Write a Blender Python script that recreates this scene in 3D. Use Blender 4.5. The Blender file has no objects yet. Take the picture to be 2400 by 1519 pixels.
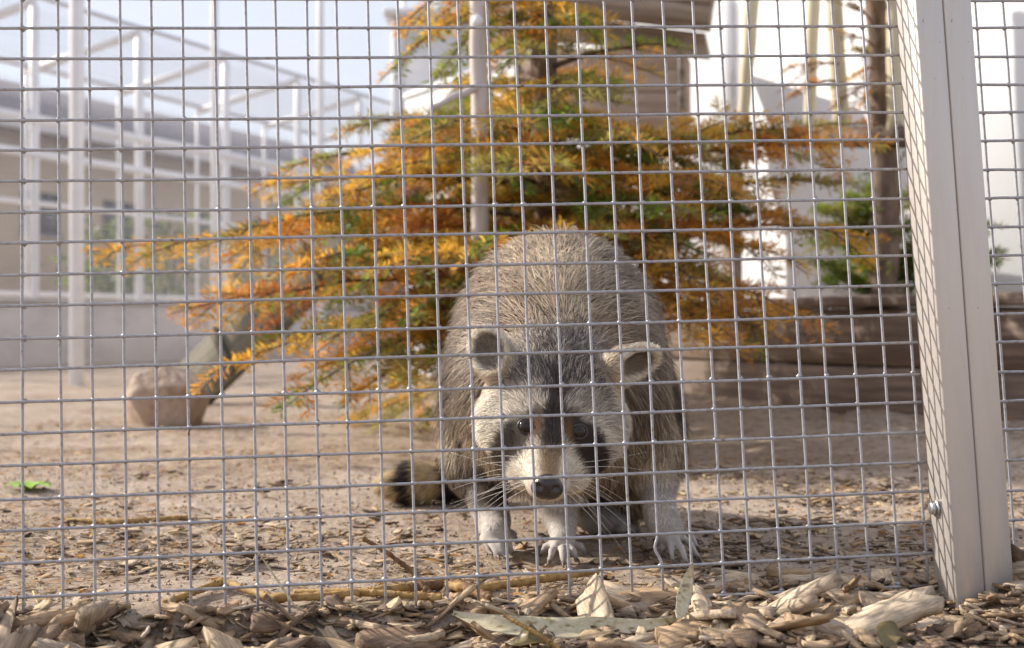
import bpy, math, random
import numpy as np
from mathutils import Matrix, Vector

rng = np.random.default_rng(7)
random.seed(7)
R = math.radians
scene = bpy.context.scene
COL = scene.collection

# ------------------------------------------------------------------ camera, sky, sun, exposure
CAM_H = 0.229
FPX = 3333.3                                   # 50 mm on 36 mm, photo 2400 px wide
cam_data = bpy.data.cameras.new('camera')
cam = bpy.data.objects.new('camera', cam_data)
COL.objects.link(cam)
cam.location = (0, 0, CAM_H)
cam.rotation_euler = (R(90), 0, 0)
cam_data.lens = 50
cam_data.sensor_width = 36
cam_data.clip_start = 0.05
cam_data.clip_end = 500
cam_data.dof.use_dof = True
cam_data.dof.focus_distance = 1.225
cam_data.dof.aperture_fstop = 8.5
scene.camera = cam

SUN_EL, SUN_AZ = R(29), R(-69)                 # azimuth clockwise from +Y
to_sun = Vector((math.sin(SUN_AZ) * math.cos(SUN_EL), math.cos(SUN_AZ) * math.cos(SUN_EL), math.sin(SUN_EL)))
world = bpy.data.worlds.new('World')
scene.world = world
world.use_nodes = True
wt = world.node_tree
wt.nodes.clear()
w_out = wt.nodes.new('ShaderNodeOutputWorld')
w_bg = wt.nodes.new('ShaderNodeBackground')
w_sky = wt.nodes.new('ShaderNodeTexSky')
w_sky.sky_type = 'NISHITA'
w_sky.sun_disc = False
w_sky.sun_elevation = SUN_EL
w_sky.sun_rotation = SUN_AZ
w_sky.air_density = 1.0
w_sky.dust_density = 2.0
w_sky.ozone_density = 1.5
w_bg.inputs['Strength'].default_value = 0.15
# thin high cloud veil, the same all round the sky
w_tc = wt.nodes.new('ShaderNodeTexCoord')
w_map = wt.nodes.new('ShaderNodeMapping')
w_map.inputs['Scale'].default_value = (2.0, 2.0, 7.0)
w_noise = wt.nodes.new('ShaderNodeTexNoise')
w_noise.inputs['Scale'].default_value = 1.6
w_noise.inputs['Detail'].default_value = 6
w_noise.inputs['Roughness'].default_value = 0.55
w_ramp = wt.nodes.new('ShaderNodeValToRGB')
w_ramp.color_ramp.elements[0].position = 0.35
w_ramp.color_ramp.elements[0].color = (0.45, 0.45, 0.45, 1)
w_ramp.color_ramp.elements[1].position = 0.7
w_ramp.color_ramp.elements[1].color = (0.85, 0.85, 0.85, 1)
w_mix = wt.nodes.new('ShaderNodeMix')
w_mix.data_type = 'RGBA'
w_mix.inputs['B'].default_value = (4.0, 3.95, 4.4, 1)
wt.links.new(w_tc.outputs['Generated'], w_map.inputs['Vector'])
wt.links.new(w_map.outputs['Vector'], w_noise.inputs['Vector'])
wt.links.new(w_noise.outputs['Fac'], w_ramp.inputs['Fac'])
wt.links.new(w_ramp.outputs['Color'], w_mix.inputs['Factor'])
wt.links.new(w_sky.outputs['Color'], w_mix.inputs['A'])
wt.links.new(w_mix.outputs['Result'], w_bg.inputs['Color'])
wt.links.new(w_bg.outputs['Background'], w_out.inputs['Surface'])

sun_data = bpy.data.lights.new('sun', 'SUN')
sun_data.energy = 4.2
sun_data.angle = R(0.6)
sun_data.color = (1.0, 0.93, 0.84)
sun = bpy.data.objects.new('sun', sun_data)
COL.objects.link(sun)
sun.rotation_euler = to_sun.to_track_quat('Z', 'Y').to_euler()
sun.location = to_sun * 30

vs = scene.view_settings
vs.view_transform = 'Standard'
vs.look = 'None'
vs.gamma = 1.0
vs.use_curve_mapping = False
vs.exposure = 0.66


def P(px, py, d):
    """photo pixel at depth d -> world point"""
    return np.array([(px - 1200) / FPX * d, d, CAM_H - (py - 759.5) / FPX * d])


# ------------------------------------------------------------------ helpers
def norm(v):
    v = np.asarray(v, float)
    return v / (np.linalg.norm(v, axis=-1, keepdims=True) + 1e-12)


def sstep(a, b, x):
    t = np.clip((x - a) / (b - a), 0, 1)
    return t * t * (3 - 2 * t)


def hash2(ix, iy, seed):
    h = np.sin(ix * 127.1 + iy * 311.7 + seed * 74.7) * 43758.5453
    return h - np.floor(h)


def vnoise(x, y, seed=0):
    ix, iy = np.floor(x), np.floor(y)
    fx, fy = x - ix, y - iy
    fx = fx * fx * (3 - 2 * fx)
    fy = fy * fy * (3 - 2 * fy)
    a, b = hash2(ix, iy, seed), hash2(ix + 1, iy, seed)
    c, d = hash2(ix, iy + 1, seed), hash2(ix + 1, iy + 1, seed)
    return (a * (1 - fx) + b * fx) * (1 - fy) + (c * (1 - fx) + d * fx) * fy


def fbm(x, y, seed=0, oct=4):
    s, a = 0, 0.5
    for o in range(oct):
        s = s + a * vnoise(x * 2 ** o, y * 2 ** o, seed + o * 13)
        a *= 0.5
    return s


def mesh_np(name, verts, faces, cols=None, smooth=False, extra=None):
    """faces: list of int arrays (n,k)"""
    me = bpy.data.meshes.new(name)
    verts = np.asarray(verts, np.float32)
    fl = [np.asarray(f, np.int32) for f in faces if len(f)]
    loops = np.concatenate([f.ravel() for f in fl])
    sizes = np.concatenate([np.full(len(f), f.shape[1], np.int32) for f in fl])
    starts = np.concatenate([[0], np.cumsum(sizes)[:-1]]).astype(np.int32)
    me.vertices.add(len(verts))
    me.vertices.foreach_set('co', verts.ravel())
    me.loops.add(len(loops))
    me.loops.foreach_set('vertex_index', loops)
    me.polygons.add(len(sizes))
    me.polygons.foreach_set('loop_start', starts)
    me.polygons.foreach_set('loop_total', sizes)
    if smooth:
        me.polygons.foreach_set('use_smooth', np.ones(len(sizes), bool))
    me.update(calc_edges=True)
    if cols is not None:
        a = me.attributes.new('Col', 'FLOAT_COLOR', 'POINT')
        c = np.ones((len(verts), 4), np.float32)
        c[:, :3] = cols
        a.data.foreach_set('color', c.ravel())
    if extra is not None:
        a = me.attributes.new('gco', 'FLOAT_VECTOR', 'POINT')
        a.data.foreach_set('vector', np.asarray(extra, np.float32).ravel())
    return me


class MB:
    """collects shapes in world space, becomes one mesh"""

    def __init__(self):
        self.v, self.q, self.t, self.c, self.n = [], [], [], [], 0

    def add(self, v, quads=(), tris=(), col=None):
        v = np.asarray(v, float).reshape(-1, 3)
        if len(quads):
            self.q.append(np.asarray(quads, int) + self.n)
        if len(tris):
            self.t.append(np.asarray(tris, int) + self.n)
        self.v.append(v)
        self.c.append(np.tile(np.array(col if col is not None else (0.5, 0.5, 0.5), float), (len(v), 1))
                      if np.ndim(col) < 2 else np.asarray(col, float))
        self.n += len(v)
        return self

    def box(self, lo, hi, M=None, bevel=0.0, col=None):
        lo, hi = np.array(lo, float), np.array(hi, float)
        if bevel <= 0:
            v = np.array([[(lo, hi)[i][0], (lo, hi)[j][1], (lo, hi)[k][2]] for i in (0, 1) for j in (0, 1) for k in (0, 1)])
            q = [(0, 1, 3, 2), (4, 6, 7, 5), (0, 4, 5, 1), (2, 3, 7, 6), (0, 2, 6, 4), (1, 5, 7, 3)]
            t = []
        else:
            b = bevel
            c, h = (lo + hi) / 2, (hi - lo) / 2
            v, idx = [], {}
            for sx in (-1, 1):
                for sy in (-1, 1):
                    for sz in (-1, 1):
                        for ax in range(3):
                            s = np.array([sx, sy, sz], float)
                            p = s * (h - b)
                            p[ax] = s[ax] * h[ax]
                            idx[(sx, sy, sz, ax)] = len(v)
                            v.append(c + p)
            q, t = [], []
            for ax in range(3):
                o1, o2 = (ax + 1) % 3, (ax + 2) % 3
                for s in (-1, 1):
                    def key(a, bb):
                        k = [0, 0, 0]
                        k[ax], k[o1], k[o2] = s, a, bb
                        return (*k, ax)
                    f = [idx[key(-1, -1)], idx[key(1, -1)], idx[key(1, 1)], idx[key(-1, 1)]]
                    q.append(f if s > 0 else f[::-1])
                # edges along ax
                for a in (-1, 1):
                    for bb in (-1, 1):
                        def k2(s, w):
                            k = [0, 0, 0]
                            k[ax], k[o1], k[o2] = s, a, bb
                            return (*k, w)
                        f = [idx[k2(-1, o1)], idx[k2(1, o1)], idx[k2(1, o2)], idx[k2(-1, o2)]]
                        q.append(f if a * bb < 0 else f[::-1])
            for sx in (-1, 1):
                for sy in (-1, 1):
                    for sz in (-1, 1):
                        f = [idx[(sx, sy, sz, 0)], idx[(sx, sy, sz, 1)], idx[(sx, sy, sz, 2)]]
                        t.append(f if sx * sy * sz > 0 else f[::-1])
            v = np.array(v)
        if M is not None:
            M = np.array(M)
            v = v @ M[:3, :3].T + M[:3, 3]
        return self.add(v, q, t, col)

    def tube(self, pts, rad, n=6, caps=True, col=None, up=(0.13, 0.31, 0.94)):
        pts = np.asarray(pts, float)
        rad = np.broadcast_to(np.asarray(rad, float), (len(pts),)) if np.ndim(rad) < 2 else np.asarray(rad)
        tan = norm(np.gradient(pts, axis=0))
        x = norm(np.cross(tan, np.array(up)))
        y = np.cross(tan, x)
        a = np.arange(n) / n * 2 * np.pi
        rr = rad[:, None] if rad.ndim == 1 else rad
        ring = pts[:, None] + (np.cos(a)[None, :, None] * x[:, None] + np.sin(a)[None, :, None] * y[:, None]) * rr[:, :, None]
        m = len(pts)
        i = np.arange(m - 1)[:, None] * n
        j = np.arange(n)[None]
        q = np.stack([i + j, i + (j + 1) % n, i + n + (j + 1) % n, i + n + j], -1).reshape(-1, 4)
        v = ring.reshape(-1, 3)
        t = []
        if caps:
            v = np.concatenate([v, pts[:1], pts[-1:]])
            k = np.arange(n)
            t = np.concatenate([np.stack([np.full(n, m * n), (k + 1) % n, k], -1),
                                np.stack([np.full(n, m * n + 1), (m - 1) * n + k, (m - 1) * n + (k + 1) % n], -1)])
        return self.add(v, q, t, col)

    def mesh(self, name, smooth=False, cols=False):
        v = np.concatenate(self.v)
        f = []
        if self.q:
            f.append(np.concatenate(self.q))
        if self.t:
            f.append(np.concatenate(self.t))
        return mesh_np(name, v, f, np.concatenate(self.c) if cols else None, smooth)


def tag(o, label=None, cat=None, group=None, kind=None):
    for k, v in (('label', label), ('category', cat), ('group', group), ('kind', kind)):
        if v:
            o[k] = v
    return o


def recenter(me, loc):
    me.transform(Matrix.Translation(-Vector(loc)))


def thing(name, loc, label, cat, group=None):
    o = bpy.data.objects.new(name, None)
    o.location = Vector(loc)
    o.empty_display_size = 0.05
    COL.objects.link(o)
    return tag(o, label, cat, group)


ORIG = {}


def part(name, me, mat, parent, kind=None, label=None):
    """mesh in world coordinates becomes a child of parent"""
    o = bpy.data.objects.new(name, me)
    if mat and not me.materials:
        me.materials.append(mat)
    loc = world_loc(parent)
    recenter(me, loc)
    o.parent = parent
    COL.objects.link(o)
    return tag(o, label=label, kind=kind)


def world_loc(o):
    l = Vector(o.location)
    while o.parent:
        o = o.parent
        l = l + Vector(o.location)
    return l


def solo(name, me, mat, loc, label=None, cat=None, group=None, kind=None):
    o = bpy.data.objects.new(name, me)
    me.materials.append(mat)
    recenter(me, loc)
    o.location = Vector(loc)
    COL.objects.link(o)
    return tag(o, label, cat, group, kind)


# ------------------------------------------------------------------ materials
def new_mat(name):
    m = bpy.data.materials.new(name)
    m.use_nodes = True
    nt = m.node_tree
    b = nt.nodes['Principled BSDF']
    return m, nt, b


def N(nt, t, **kw):
    n = nt.nodes.new(t)
    for k, v in kw.items():
        if k in n.inputs.keys():
            n.inputs[k].default_value = v
        else:
            setattr(n, k, v)
    return n


def ramp(nt, src, stops):
    r = nt.nodes.new('ShaderNodeValToRGB')
    cr = r.color_ramp
    while len(cr.elements) < len(stops):
        cr.elements.new(0.5)
    for e, (p, c) in zip(cr.elements, stops):
        e.position = p
        e.color = (*c, 1)
    nt.links.new(src, r.inputs['Fac'])
    return r.outputs['Color']


def bump(nt, b, src, strength, dist):
    n = N(nt, 'ShaderNodeBump', Strength=strength, Distance=dist)
    nt.links.new(src, n.inputs['Height'])
    nt.links.new(n.outputs['Normal'], b.inputs['Normal'])
    return n


def noise_mat(name, stops, scale=(5, 5, 5), detail=6, rough=0.7, bump_s=0.3, bump_d=0.005, metallic=0.0, coord='Object', nscale=1.0, spec=0.4, dist=0.0):
    m, nt, b = new_mat(name)
    tc = N(nt, 'ShaderNodeTexCoord')
    mp = N(nt, 'ShaderNodeMapping', Scale=scale)
    nz = N(nt, 'ShaderNodeTexNoise', Scale=nscale, Detail=detail, Roughness=0.6, Distortion=dist)
    nt.links.new(tc.outputs[coord], mp.inputs['Vector'])
    nt.links.new(mp.outputs['Vector'], nz.inputs['Vector'])
    c = ramp(nt, nz.outputs['Fac'], stops)
    nt.links.new(c, b.inputs['Base Color'])
    b.inputs['Roughness'].default_value = rough
    b.inputs['Metallic'].default_value = metallic
    b.inputs['Specular IOR Level'].default_value = spec
    if bump_s:
        bump(nt, b, nz.outputs['Fac'], bump_s, bump_d)
    return m


def attr_mat(name, rough=0.6, trans=0.0, spec=0.3, sat=1.0):
    m, nt, b = new_mat(name)
    a = N(nt, 'ShaderNodeAttribute', attribute_name='Col')
    nt.links.new(a.outputs['Color'], b.inputs['Base Color'])
    b.inputs['Roughness'].default_value = rough
    b.inputs['Specular IOR Level'].default_value = spec
    if trans > 0:
        t = N(nt, 'ShaderNodeBsdfTranslucent')
        nt.links.new(a.outputs['Color'], t.inputs['Color'])
        mx = N(nt, 'ShaderNodeMixShader', Fac=trans)
        nt.links.new(b.outputs[0], mx.inputs[1])
        nt.links.new(t.outputs[0], mx.inputs[2])
        nt.links.new(mx.outputs[0], nt.nodes['Material Output'].inputs['Surface'])
    return m


M_wire = noise_mat('galvanised_wire', [(0.3, (0.27, 0.265, 0.28)), (0.52, (0.40, 0.395, 0.41)), (0.72, (0.24, 0.20, 0.17))],
                   scale=(160, 160, 160), rough=0.5, bump_s=0.25, bump_d=0.0006, metallic=0.35, spec=0.5)
M_alu = noise_mat('brushed_aluminium', [(0.2, (0.54, 0.50, 0.46)), (0.6, (0.60, 0.555, 0.51)), (0.8, (0.55, 0.495, 0.43))],
                  scale=(70, 70, 2.5), rough=0.40, bump_s=0.05, bump_d=0.001, metallic=0.28, spec=0.5)
def add_specks(m, colour, scale, thr):
    nt = m.node_tree
    b = nt.nodes['Principled BSDF']
    src = b.inputs['Base Color'].links[0].from_socket
    tc = N(nt, 'ShaderNodeTexCoord')
    nz = N(nt, 'ShaderNodeTexNoise', Scale=scale, Detail=3, Roughness=0.6)
    nt.links.new(tc.outputs['Object'], nz.inputs['Vector'])
    f = ramp(nt, nz.outputs['Fac'], [(thr, (0, 0, 0)), (thr + 0.04, (1, 1, 1))])
    mx = N(nt, 'ShaderNodeMix', data_type='RGBA')
    nt.links.new(f, mx.inputs['Factor'])
    nt.links.new(src, mx.inputs['A'])
    mx.inputs['B'].default_value = (*colour, 1)
    nt.links.new(mx.outputs['Result'], b.inputs['Base Color'])


add_specks(M_alu, (0.22, 0.16, 0.11), 190.0, 0.715)
add_specks(M_wire, (0.20, 0.13, 0.08), 90.0, 0.70)
M_bolt = noise_mat('zinc_bolt', [(0.3, (0.45, 0.46, 0.46)), (0.7, (0.62, 0.63, 0.63))], scale=(200, 200, 200), rough=0.35, bump_s=0.1, bump_d=0.0005, metallic=0.9)
M_wmetal = noise_mat('white_coated_metal', [(0.3, (0.70, 0.70, 0.72)), (0.7, (0.80, 0.80, 0.80))], scale=(3, 3, 9), rough=0.35, bump_s=0.0, spec=0.5)
M_finewire = noise_mat('fine_wire', [(0.3, (0.50, 0.50, 0.54)), (0.7, (0.60, 0.60, 0.63))], scale=(30, 30, 30), rough=0.5, bump_s=0, metallic=0.2)
M_conc = noise_mat('concrete', [(0.2, (0.40, 0.36, 0.33)), (0.5, (0.56, 0.51, 0.47)), (0.8, (0.64, 0.60, 0.56))], scale=(3, 3, 7), rough=0.85, bump_s=0.25, bump_d=0.004)
M_tan = noise_mat('tan_render', [(0.3, (0.50, 0.38, 0.24)), (0.7, (0.58, 0.45, 0.30))], scale=(0.8, 0.8, 0.8), rough=0.9, bump_s=0.1)
M_roof = noise_mat('dark_roofing', [(0.3, (0.19, 0.165, 0.175)), (0.7, (0.25, 0.22, 0.225))], scale=(1, 1, 6), rough=0.7, bump_s=0.2)
M_glass = noise_mat('dark_window', [(0.3, (0.03, 0.035, 0.04)), (0.7, (0.05, 0.055, 0.06))], scale=(1, 1, 1), rough=0.1, bump_s=0)
M_white = noise_mat('white_wall_paint', [(0.3, (0.70, 0.70, 0.71)), (0.7, (0.76, 0.76, 0.76))], scale=(2, 2, 2), rough=0.6, bump_s=0.03)
M_rock = noise_mat('rough_sandstone', [(0.25, (0.26, 0.175, 0.12)), (0.5, (0.48, 0.36, 0.27)), (0.75, (0.60, 0.48, 0.38))], scale=(24, 24, 24), detail=12, rough=0.9, bump_s=1.0, bump_d=0.012)
M_pole = noise_mat('bare_grey_pole', [(0.25, (0.28, 0.23, 0.21)), (0.5, (0.52, 0.46, 0.43)), (0.8, (0.64, 0.58, 0.55))], scale=(30, 30, 6), rough=0.75, bump_s=0.3, bump_d=0.003)
M_pale = noise_mat('pale_peeled_pole', [(0.25, (0.40, 0.34, 0.20)), (0.5, (0.56, 0.50, 0.35)), (0.8, (0.66, 0.60, 0.46))], scale=(25, 25, 3), rough=0.65, bump_s=0.15, bump_d=0.003)
M_bark = noise_mat('bark', [(0.25, (0.05, 0.035, 0.025)), (0.5, (0.15, 0.105, 0.075)), (0.8, (0.28, 0.21, 0.155))], scale=(40, 40, 14), rough=0.9, bump_s=0.8, bump_d=0.006)
M_twig = noise_mat('twig_bark', [(0.25, (0.14, 0.065, 0.02)), (0.5, (0.38, 0.23, 0.075)), (0.8, (0.50, 0.34, 0.14))], scale=(120, 120, 120), rough=0.75, bump_s=0.6, bump_d=0.001)
M_dtwig = noise_mat('dark_twig', [(0.25, (0.08, 0.04, 0.02)), (0.6, (0.24, 0.13, 0.06)), (0.8, (0.34, 0.22, 0.12))], scale=(150, 150, 150), rough=0.8, bump_s=0.6, bump_d=0.001)


def plank_mat(name, stops, axis=0, fine=90, rough=0.8):
    sc = [fine, fine, fine]
    sc[axis] = 3.5
    return noise_mat(name, stops, scale=tuple(sc), detail=8, rough=rough, bump_s=0.55, bump_d=0.003, dist=0.6)


M_sleeper = plank_mat('weathered_sleeper', [(0.25, (0.075, 0.052, 0.04)), (0.5, (0.21, 0.155, 0.12)), (0.78, (0.38, 0.29, 0.225))], 0, 70)
M_ramp = plank_mat('mossy_plank', [(0.25, (0.06, 0.055, 0.038)), (0.5, (0.15, 0.135, 0.098)), (0.78, (0.24, 0.215, 0.16))], 0, 60)
M_box = plank_mat('nest_box_wood', [(0.25, (0.26, 0.18, 0.13)), (0.5, (0.42, 0.32, 0.25)), (0.78, (0.52, 0.41, 0.33))], 0, 50)
M_rboard = plank_mat('brown_roof_board', [(0.25, (0.11, 0.08, 0.055)), (0.5, (0.26, 0.20, 0.15)), (0.78, (0.38, 0.30, 0.23))], 0, 60)
M_needle = attr_mat('fir_needles', rough=0.5, trans=0.55, spec=0.35)
M_fur = attr_mat('raccoon_fur', rough=0.55, trans=0.22, spec=0.25)
M_skin = attr_mat('raccoon_skin', rough=0.7, spec=0.2)
M_leafgreen = noise_mat('green_weed_leaf', [(0.3, (0.16, 0.32, 0.025)), (0.7, (0.34, 0.52, 0.06))], scale=(60, 60, 60), rough=0.5, bump_s=0.2, bump_d=0.001)
M_dryleaf = noise_mat('dry_leaf', [(0.34, (0.24, 0.18, 0.09)), (0.44, (0.50, 0.43, 0.27)), (0.7, (0.62, 0.56, 0.41))], scale=(140, 260, 260), rough=0.6, bump_s=0.3, bump_d=0.001)
M_ochreleaf = noise_mat('ochre_leaf', [(0.3, (0.50, 0.30, 0.07)), (0.7, (0.66, 0.46, 0.15))], scale=(50, 50, 50), rough=0.6, bump_s=0.2, bump_d=0.001)
M_olive = noise_mat('olive_leaf', [(0.3, (0.07, 0.05, 0.02)), (0.7, (0.20, 0.15, 0.05))], scale=(50, 50, 50), rough=0.45, bump_s=0.2, bump_d=0.001)


def chip_mat(name, per_object):
    m, nt, b = new_mat(name)
    at = N(nt, 'ShaderNodeAttribute', attribute_name='gco')
    mp = N(nt, 'ShaderNodeMapping', Scale=(35, 420, 420))
    nz = N(nt, 'ShaderNodeTexNoise', Scale=1.0, Detail=7, Roughness=0.65, Distortion=0.4)
    nz2 = N(nt, 'ShaderNodeTexNoise', Scale=70.0, Detail=4)
    nt.links.new(at.outputs['Vector'], mp.inputs['Vector'])
    nt.links.new(mp.outputs['Vector'], nz.inputs['Vector'])
    nt.links.new(at.outputs['Vector'], nz2.inputs['Vector'])
    if per_object:
        oi = N(nt, 'ShaderNodeObjectInfo')
        base = ramp(nt, oi.outputs['Random'], [(0.0, (0.20, 0.14, 0.10)), (0.15, (0.40, 0.28, 0.17)), (0.35, (0.52, 0.38, 0.24)),
                                               (0.55, (0.34, 0.27, 0.21)), (0.7, (0.60, 0.46, 0.29)), (0.85, (0.50, 0.42, 0.33)), (1.0, (0.68, 0.56, 0.40))])
    else:
        ca = N(nt, 'ShaderNodeAttribute', attribute_name='Col')
        base = ca.outputs['Color']
    g = ramp(nt, nz.outputs['Fac'], [(0.28, (0.38, 0.35, 0.33)), (0.5, (0.9, 0.88, 0.86)), (0.72, (1.25, 1.2, 1.12))])
    mx = N(nt, 'ShaderNodeMix', data_type='RGBA', blend_type='MULTIPLY')
    mx.inputs['Factor'].default_value = 1.0
    nt.links.new(base, mx.inputs['A'])
    nt.links.new(g, mx.inputs['B'])
    g2 = ramp(nt, nz2.outputs['Fac'], [(0.35, (0.72, 0.70, 0.68)), (0.65, (1.08, 1.05, 1.02))])
    mx2 = N(nt, 'ShaderNodeMix', data_type='RGBA', blend_type='MULTIPLY')
    mx2.inputs['Factor'].default_value = 1.0
    nt.links.new(mx.outputs['Result'], mx2.inputs['A'])
    nt.links.new(g2, mx2.inputs['B'])
    nt.links.new(mx2.outputs['Result'], b.inputs['Base Color'])
    b.inputs['Roughness'].default_value = 0.75
    b.inputs['Specular IOR Level'].default_value = 0.3
    bump(nt, b, nz.outputs['Fac'], 0.8, 0.0015)
    return m


M_chip = chip_mat('wood_chip', True)
M_mulch = chip_mat('wood_mulch', False)


# ------------------------------------------------------------------ ground
def fy(x):
    return 1.160 + 0.123 * x


def ground_z(x, y):
    x, y = np.asarray(x, float), np.asarray(y, float)
    near = np.exp(-((x - 0.05) / 0.30) ** 2 - ((y - 1.5) / 0.28) ** 2)        # trodden flat where the animal stands
    amp = 1 - 0.8 * near
    z = (fbm(x * 6, y * 6, 3, 3) - 0.45) * 0.022 * amp
    z = z + (fbm(x * 28, y * 28, 9, 3) - 0.45) * 0.009 * amp
    z = z + (fbm(x * 90, y * 90, 19, 2) - 0.4) * 0.004
    z = z * sstep(40, 4, np.hypot(x, y))
    z = z + 0.022 * np.exp(-((x - 0.48) / 0.09) ** 2 - ((y - 1.16) / 0.12) ** 2)  # mulch heaped at the post
    z = z - (0.016 * sstep(0.25, -0.1, x) + 0.007 + 0.009 * np.exp(-((x - 0.34) / 0.07) ** 2)) * sstep(fy(x) + 0.01, fy(x) - 0.035, y)
    t = (x - 0.28) * 0.88 + (y - 3.95) * 0.474                                # distance in front of the sleepers
    z = z + (0.045 + 0.05 * (fbm(x * 9, y * 9, 71, 3) - 0.4)) * np.exp(-((t + 0.10) / 0.25) ** 2) * sstep(0.1, 0.5, x) * sstep(6, 4, y) * sstep(1.6, 2.2, y)
    return z


def graded(lo, hi, step, far, grow=1.22):
    a = list(np.arange(lo, hi + step / 2, step))
    s, x = step, a[-1]
    while x < far:
        s *= grow
        x += s
        a.append(x)
    s, x = step, a[0]
    b = []
    while x > -far:
        s *= grow
        x -= s
        b.append(x)
    return np.array(b[::-1] + a)


gx = graded(-1.15, 1.2, 0.009, 90)
gy = graded(0.85, 3.2, 0.010, 120)
XX, YY = np.meshgrid(gx, gy, indexing='ij')
ZZ = ground_z(XX, YY)
ny = len(gy)
ii = (np.arange(len(gx) - 1)[:, None] * ny + np.arange(ny - 1)[None]).ravel()
gq = np.stack([ii, ii + ny, ii + ny + 1, ii + 1], -1)
g_me = mesh_np('ground', np.stack([XX, YY, ZZ], -1).reshape(-1, 3), [gq], smooth=True)


def ground_material():
    m, nt, b = new_mat('sandy_soil')
    tc = N(nt, 'ShaderNodeTexCoord')
    n1 = N(nt, 'ShaderNodeTexNoise', Scale=3.2, Detail=8, Roughness=0.65)
    n2 = N(nt, 'ShaderNodeTexNoise', Scale=140.0, Detail=6, Roughness=0.7)
    n3 = N(nt, 'ShaderNodeTexNoise', Scale=34.0, Detail=6, Roughness=0.65)
    for n in (n1, n2, n3):
        nt.links.new(tc.outputs['Object'], n.inputs['Vector'])
    c1 = ramp(nt, n1.outputs['Fac'], [(0.3, (0.33, 0.25, 0.185)), (0.5, (0.47, 0.38, 0.30)), (0.7, (0.55, 0.46, 0.38))])
    c3 = ramp(nt, n3.outputs['Fac'], [(0.3, (0.55, 0.50, 0.46)), (0.48, (0.95, 0.94, 0.92)), (0.7, (1.08, 1.05, 1.0))])
    c2 = ramp(nt, n2.outputs['Fac'], [(0.3, (0.55, 0.52, 0.50)), (0.5, (1.0, 1.0, 1.0)), (0.7, (1.15, 1.12, 1.08))])
    prev = c1
    for c in (c3, c2):
        mx = N(nt, 'ShaderNodeMix', data_type='RGBA', blend_type='MULTIPLY')
        mx.inputs['Factor'].default_value = 1.0
        nt.links.new(prev, mx.inputs['A'])
        nt.links.new(c, mx.inputs['B'])
        prev = mx.outputs['Result']
    nt.links.new(prev, b.inputs['Base Color'])
    b.inputs['Roughness'].default_value = 0.95
    b.inputs['Specular IOR Level'].default_value = 0.15
    ad = N(nt, 'ShaderNodeMath', operation='ADD')
    nt.links.new(n2.outputs['Fac'], ad.inputs[0])
    nt.links.new(n3.outputs['Fac'], ad.inputs[1])
    bump(nt, b, ad.outputs[0], 0.9, 0.006)
    return m


solo('ground', g_me, ground_material(), (0, 0, 0), kind='structure')

# ------------------------------------------------------------------ left background: own fence, low wall, aviary, building
DIR = norm(np.array([0.426, 1.0, 0.0]))
PER = norm(np.array([-1.0, 0.426, 0.0]))                    # away, to the left
UPV = np.array([0, 0, 1.0])


def frame(o, a, b, c):
    M = np.eye(4)
    M[:3, 0], M[:3, 1], M[:3, 2], M[:3, 3] = a, b, c, o
    return M


def wire_sheet(o, a, b, la, lb, step, r):
    """thin crossing wires, as flat-sided strips, from o along a and b"""
    mb = MB()
    n = np.cross(a, b)
    for L, S, d, e in ((la, lb, a, b), (lb, la, b, a)):
        ks = np.arange(0, S, step)
        p0 = o + ks[:, None] * e
        p1 = p0 + L * d
        off = [e * r, n * r, -e * r, -n * r]
        v = np.stack([p0 + off[i] for i in range(4)] + [p1 + off[i] for i in range(4)], 1)
        base = np.arange(len(ks))[:, None] * 8
        q = np.concatenate([base + np.array([[i, (i + 1) % 4, 4 + (i + 1) % 4, 4 + i]]) for i in range(4)])
        mb.add(v.reshape(-1, 3), q)
    return mb


# low concrete wall
w0 = np.array([-2.7, 7.5, 0.0]) - DIR * 2.5
wall = thing('concrete_wall', w0, 'low pale concrete wall under the white aviary frames', 'wall')
mb = MB().box((0, 0, -0.1), (7.6, 0.12, 0.345), frame(w0, DIR, PER, UPV), 0.006)
part('wall_body', mb.mesh('wall_body'), M_conc, wall)
mb = MB().box((-0.02, -0.025, 0.348), (7.62, 0.145, 0.372), frame(w0, DIR, PER, UPV), 0.006)
part('coping', mb.mesh('coping'), M_conc, wall)

# own enclosure fence: thin white posts on the same line of sight
f0 = P(180, 903, 5.3)
f0[2] = 0
bf = thing('enclosure_fence', f0, 'tall fine wire fence on slim white posts behind the rock', 'fence')
for k in range(-2, 7):
    p = f0 + DIR * 0.88 * k
    w = 0.021 if k == 0 else 0.0135
    mb = MB().box((-w, -w, -0.05), (w, w, 2.6), frame(p, DIR, PER, UPV), 0.004)
    part('post', mb.mesh('post'), M_wmetal, bf)
mb = wire_sheet(f0 - DIR * 1.8 + PER * 0.024 + UPV * 0.0, DIR, UPV, 7.0, 2.6, 0.022, 0.00055)
part('wire_netting', mb.mesh('wire_netting'), M_finewire, bf, kind='stuff')

# aviary: posts on the wall, sloping roof bars to a lower back row
av0 = np.array([-2.7, 7.5, 0.0]) + PER * 0.06
av = thing('aviary', av0, 'row of white framed aviary cages with sloping roof bars', 'aviary')
TS = 0.30 * 1.087
ZT, ZB, DEP = 1.98, 1.80, 0.88


def bar(a, b, w, h=None):
    a, b = np.asarray(a, float), np.asarray(b, float)
    h = h or w
    d = norm(b - a)
    side = norm(np.cross(d, UPV)) if abs(d[2]) < 0.95 else DIR
    up = np.cross(side, d)
    return MB().box((0, -w / 2, -h / 2), (np.linalg.norm(b - a), w / 2, h / 2), frame(a, d, side, up), 0.003)


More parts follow.
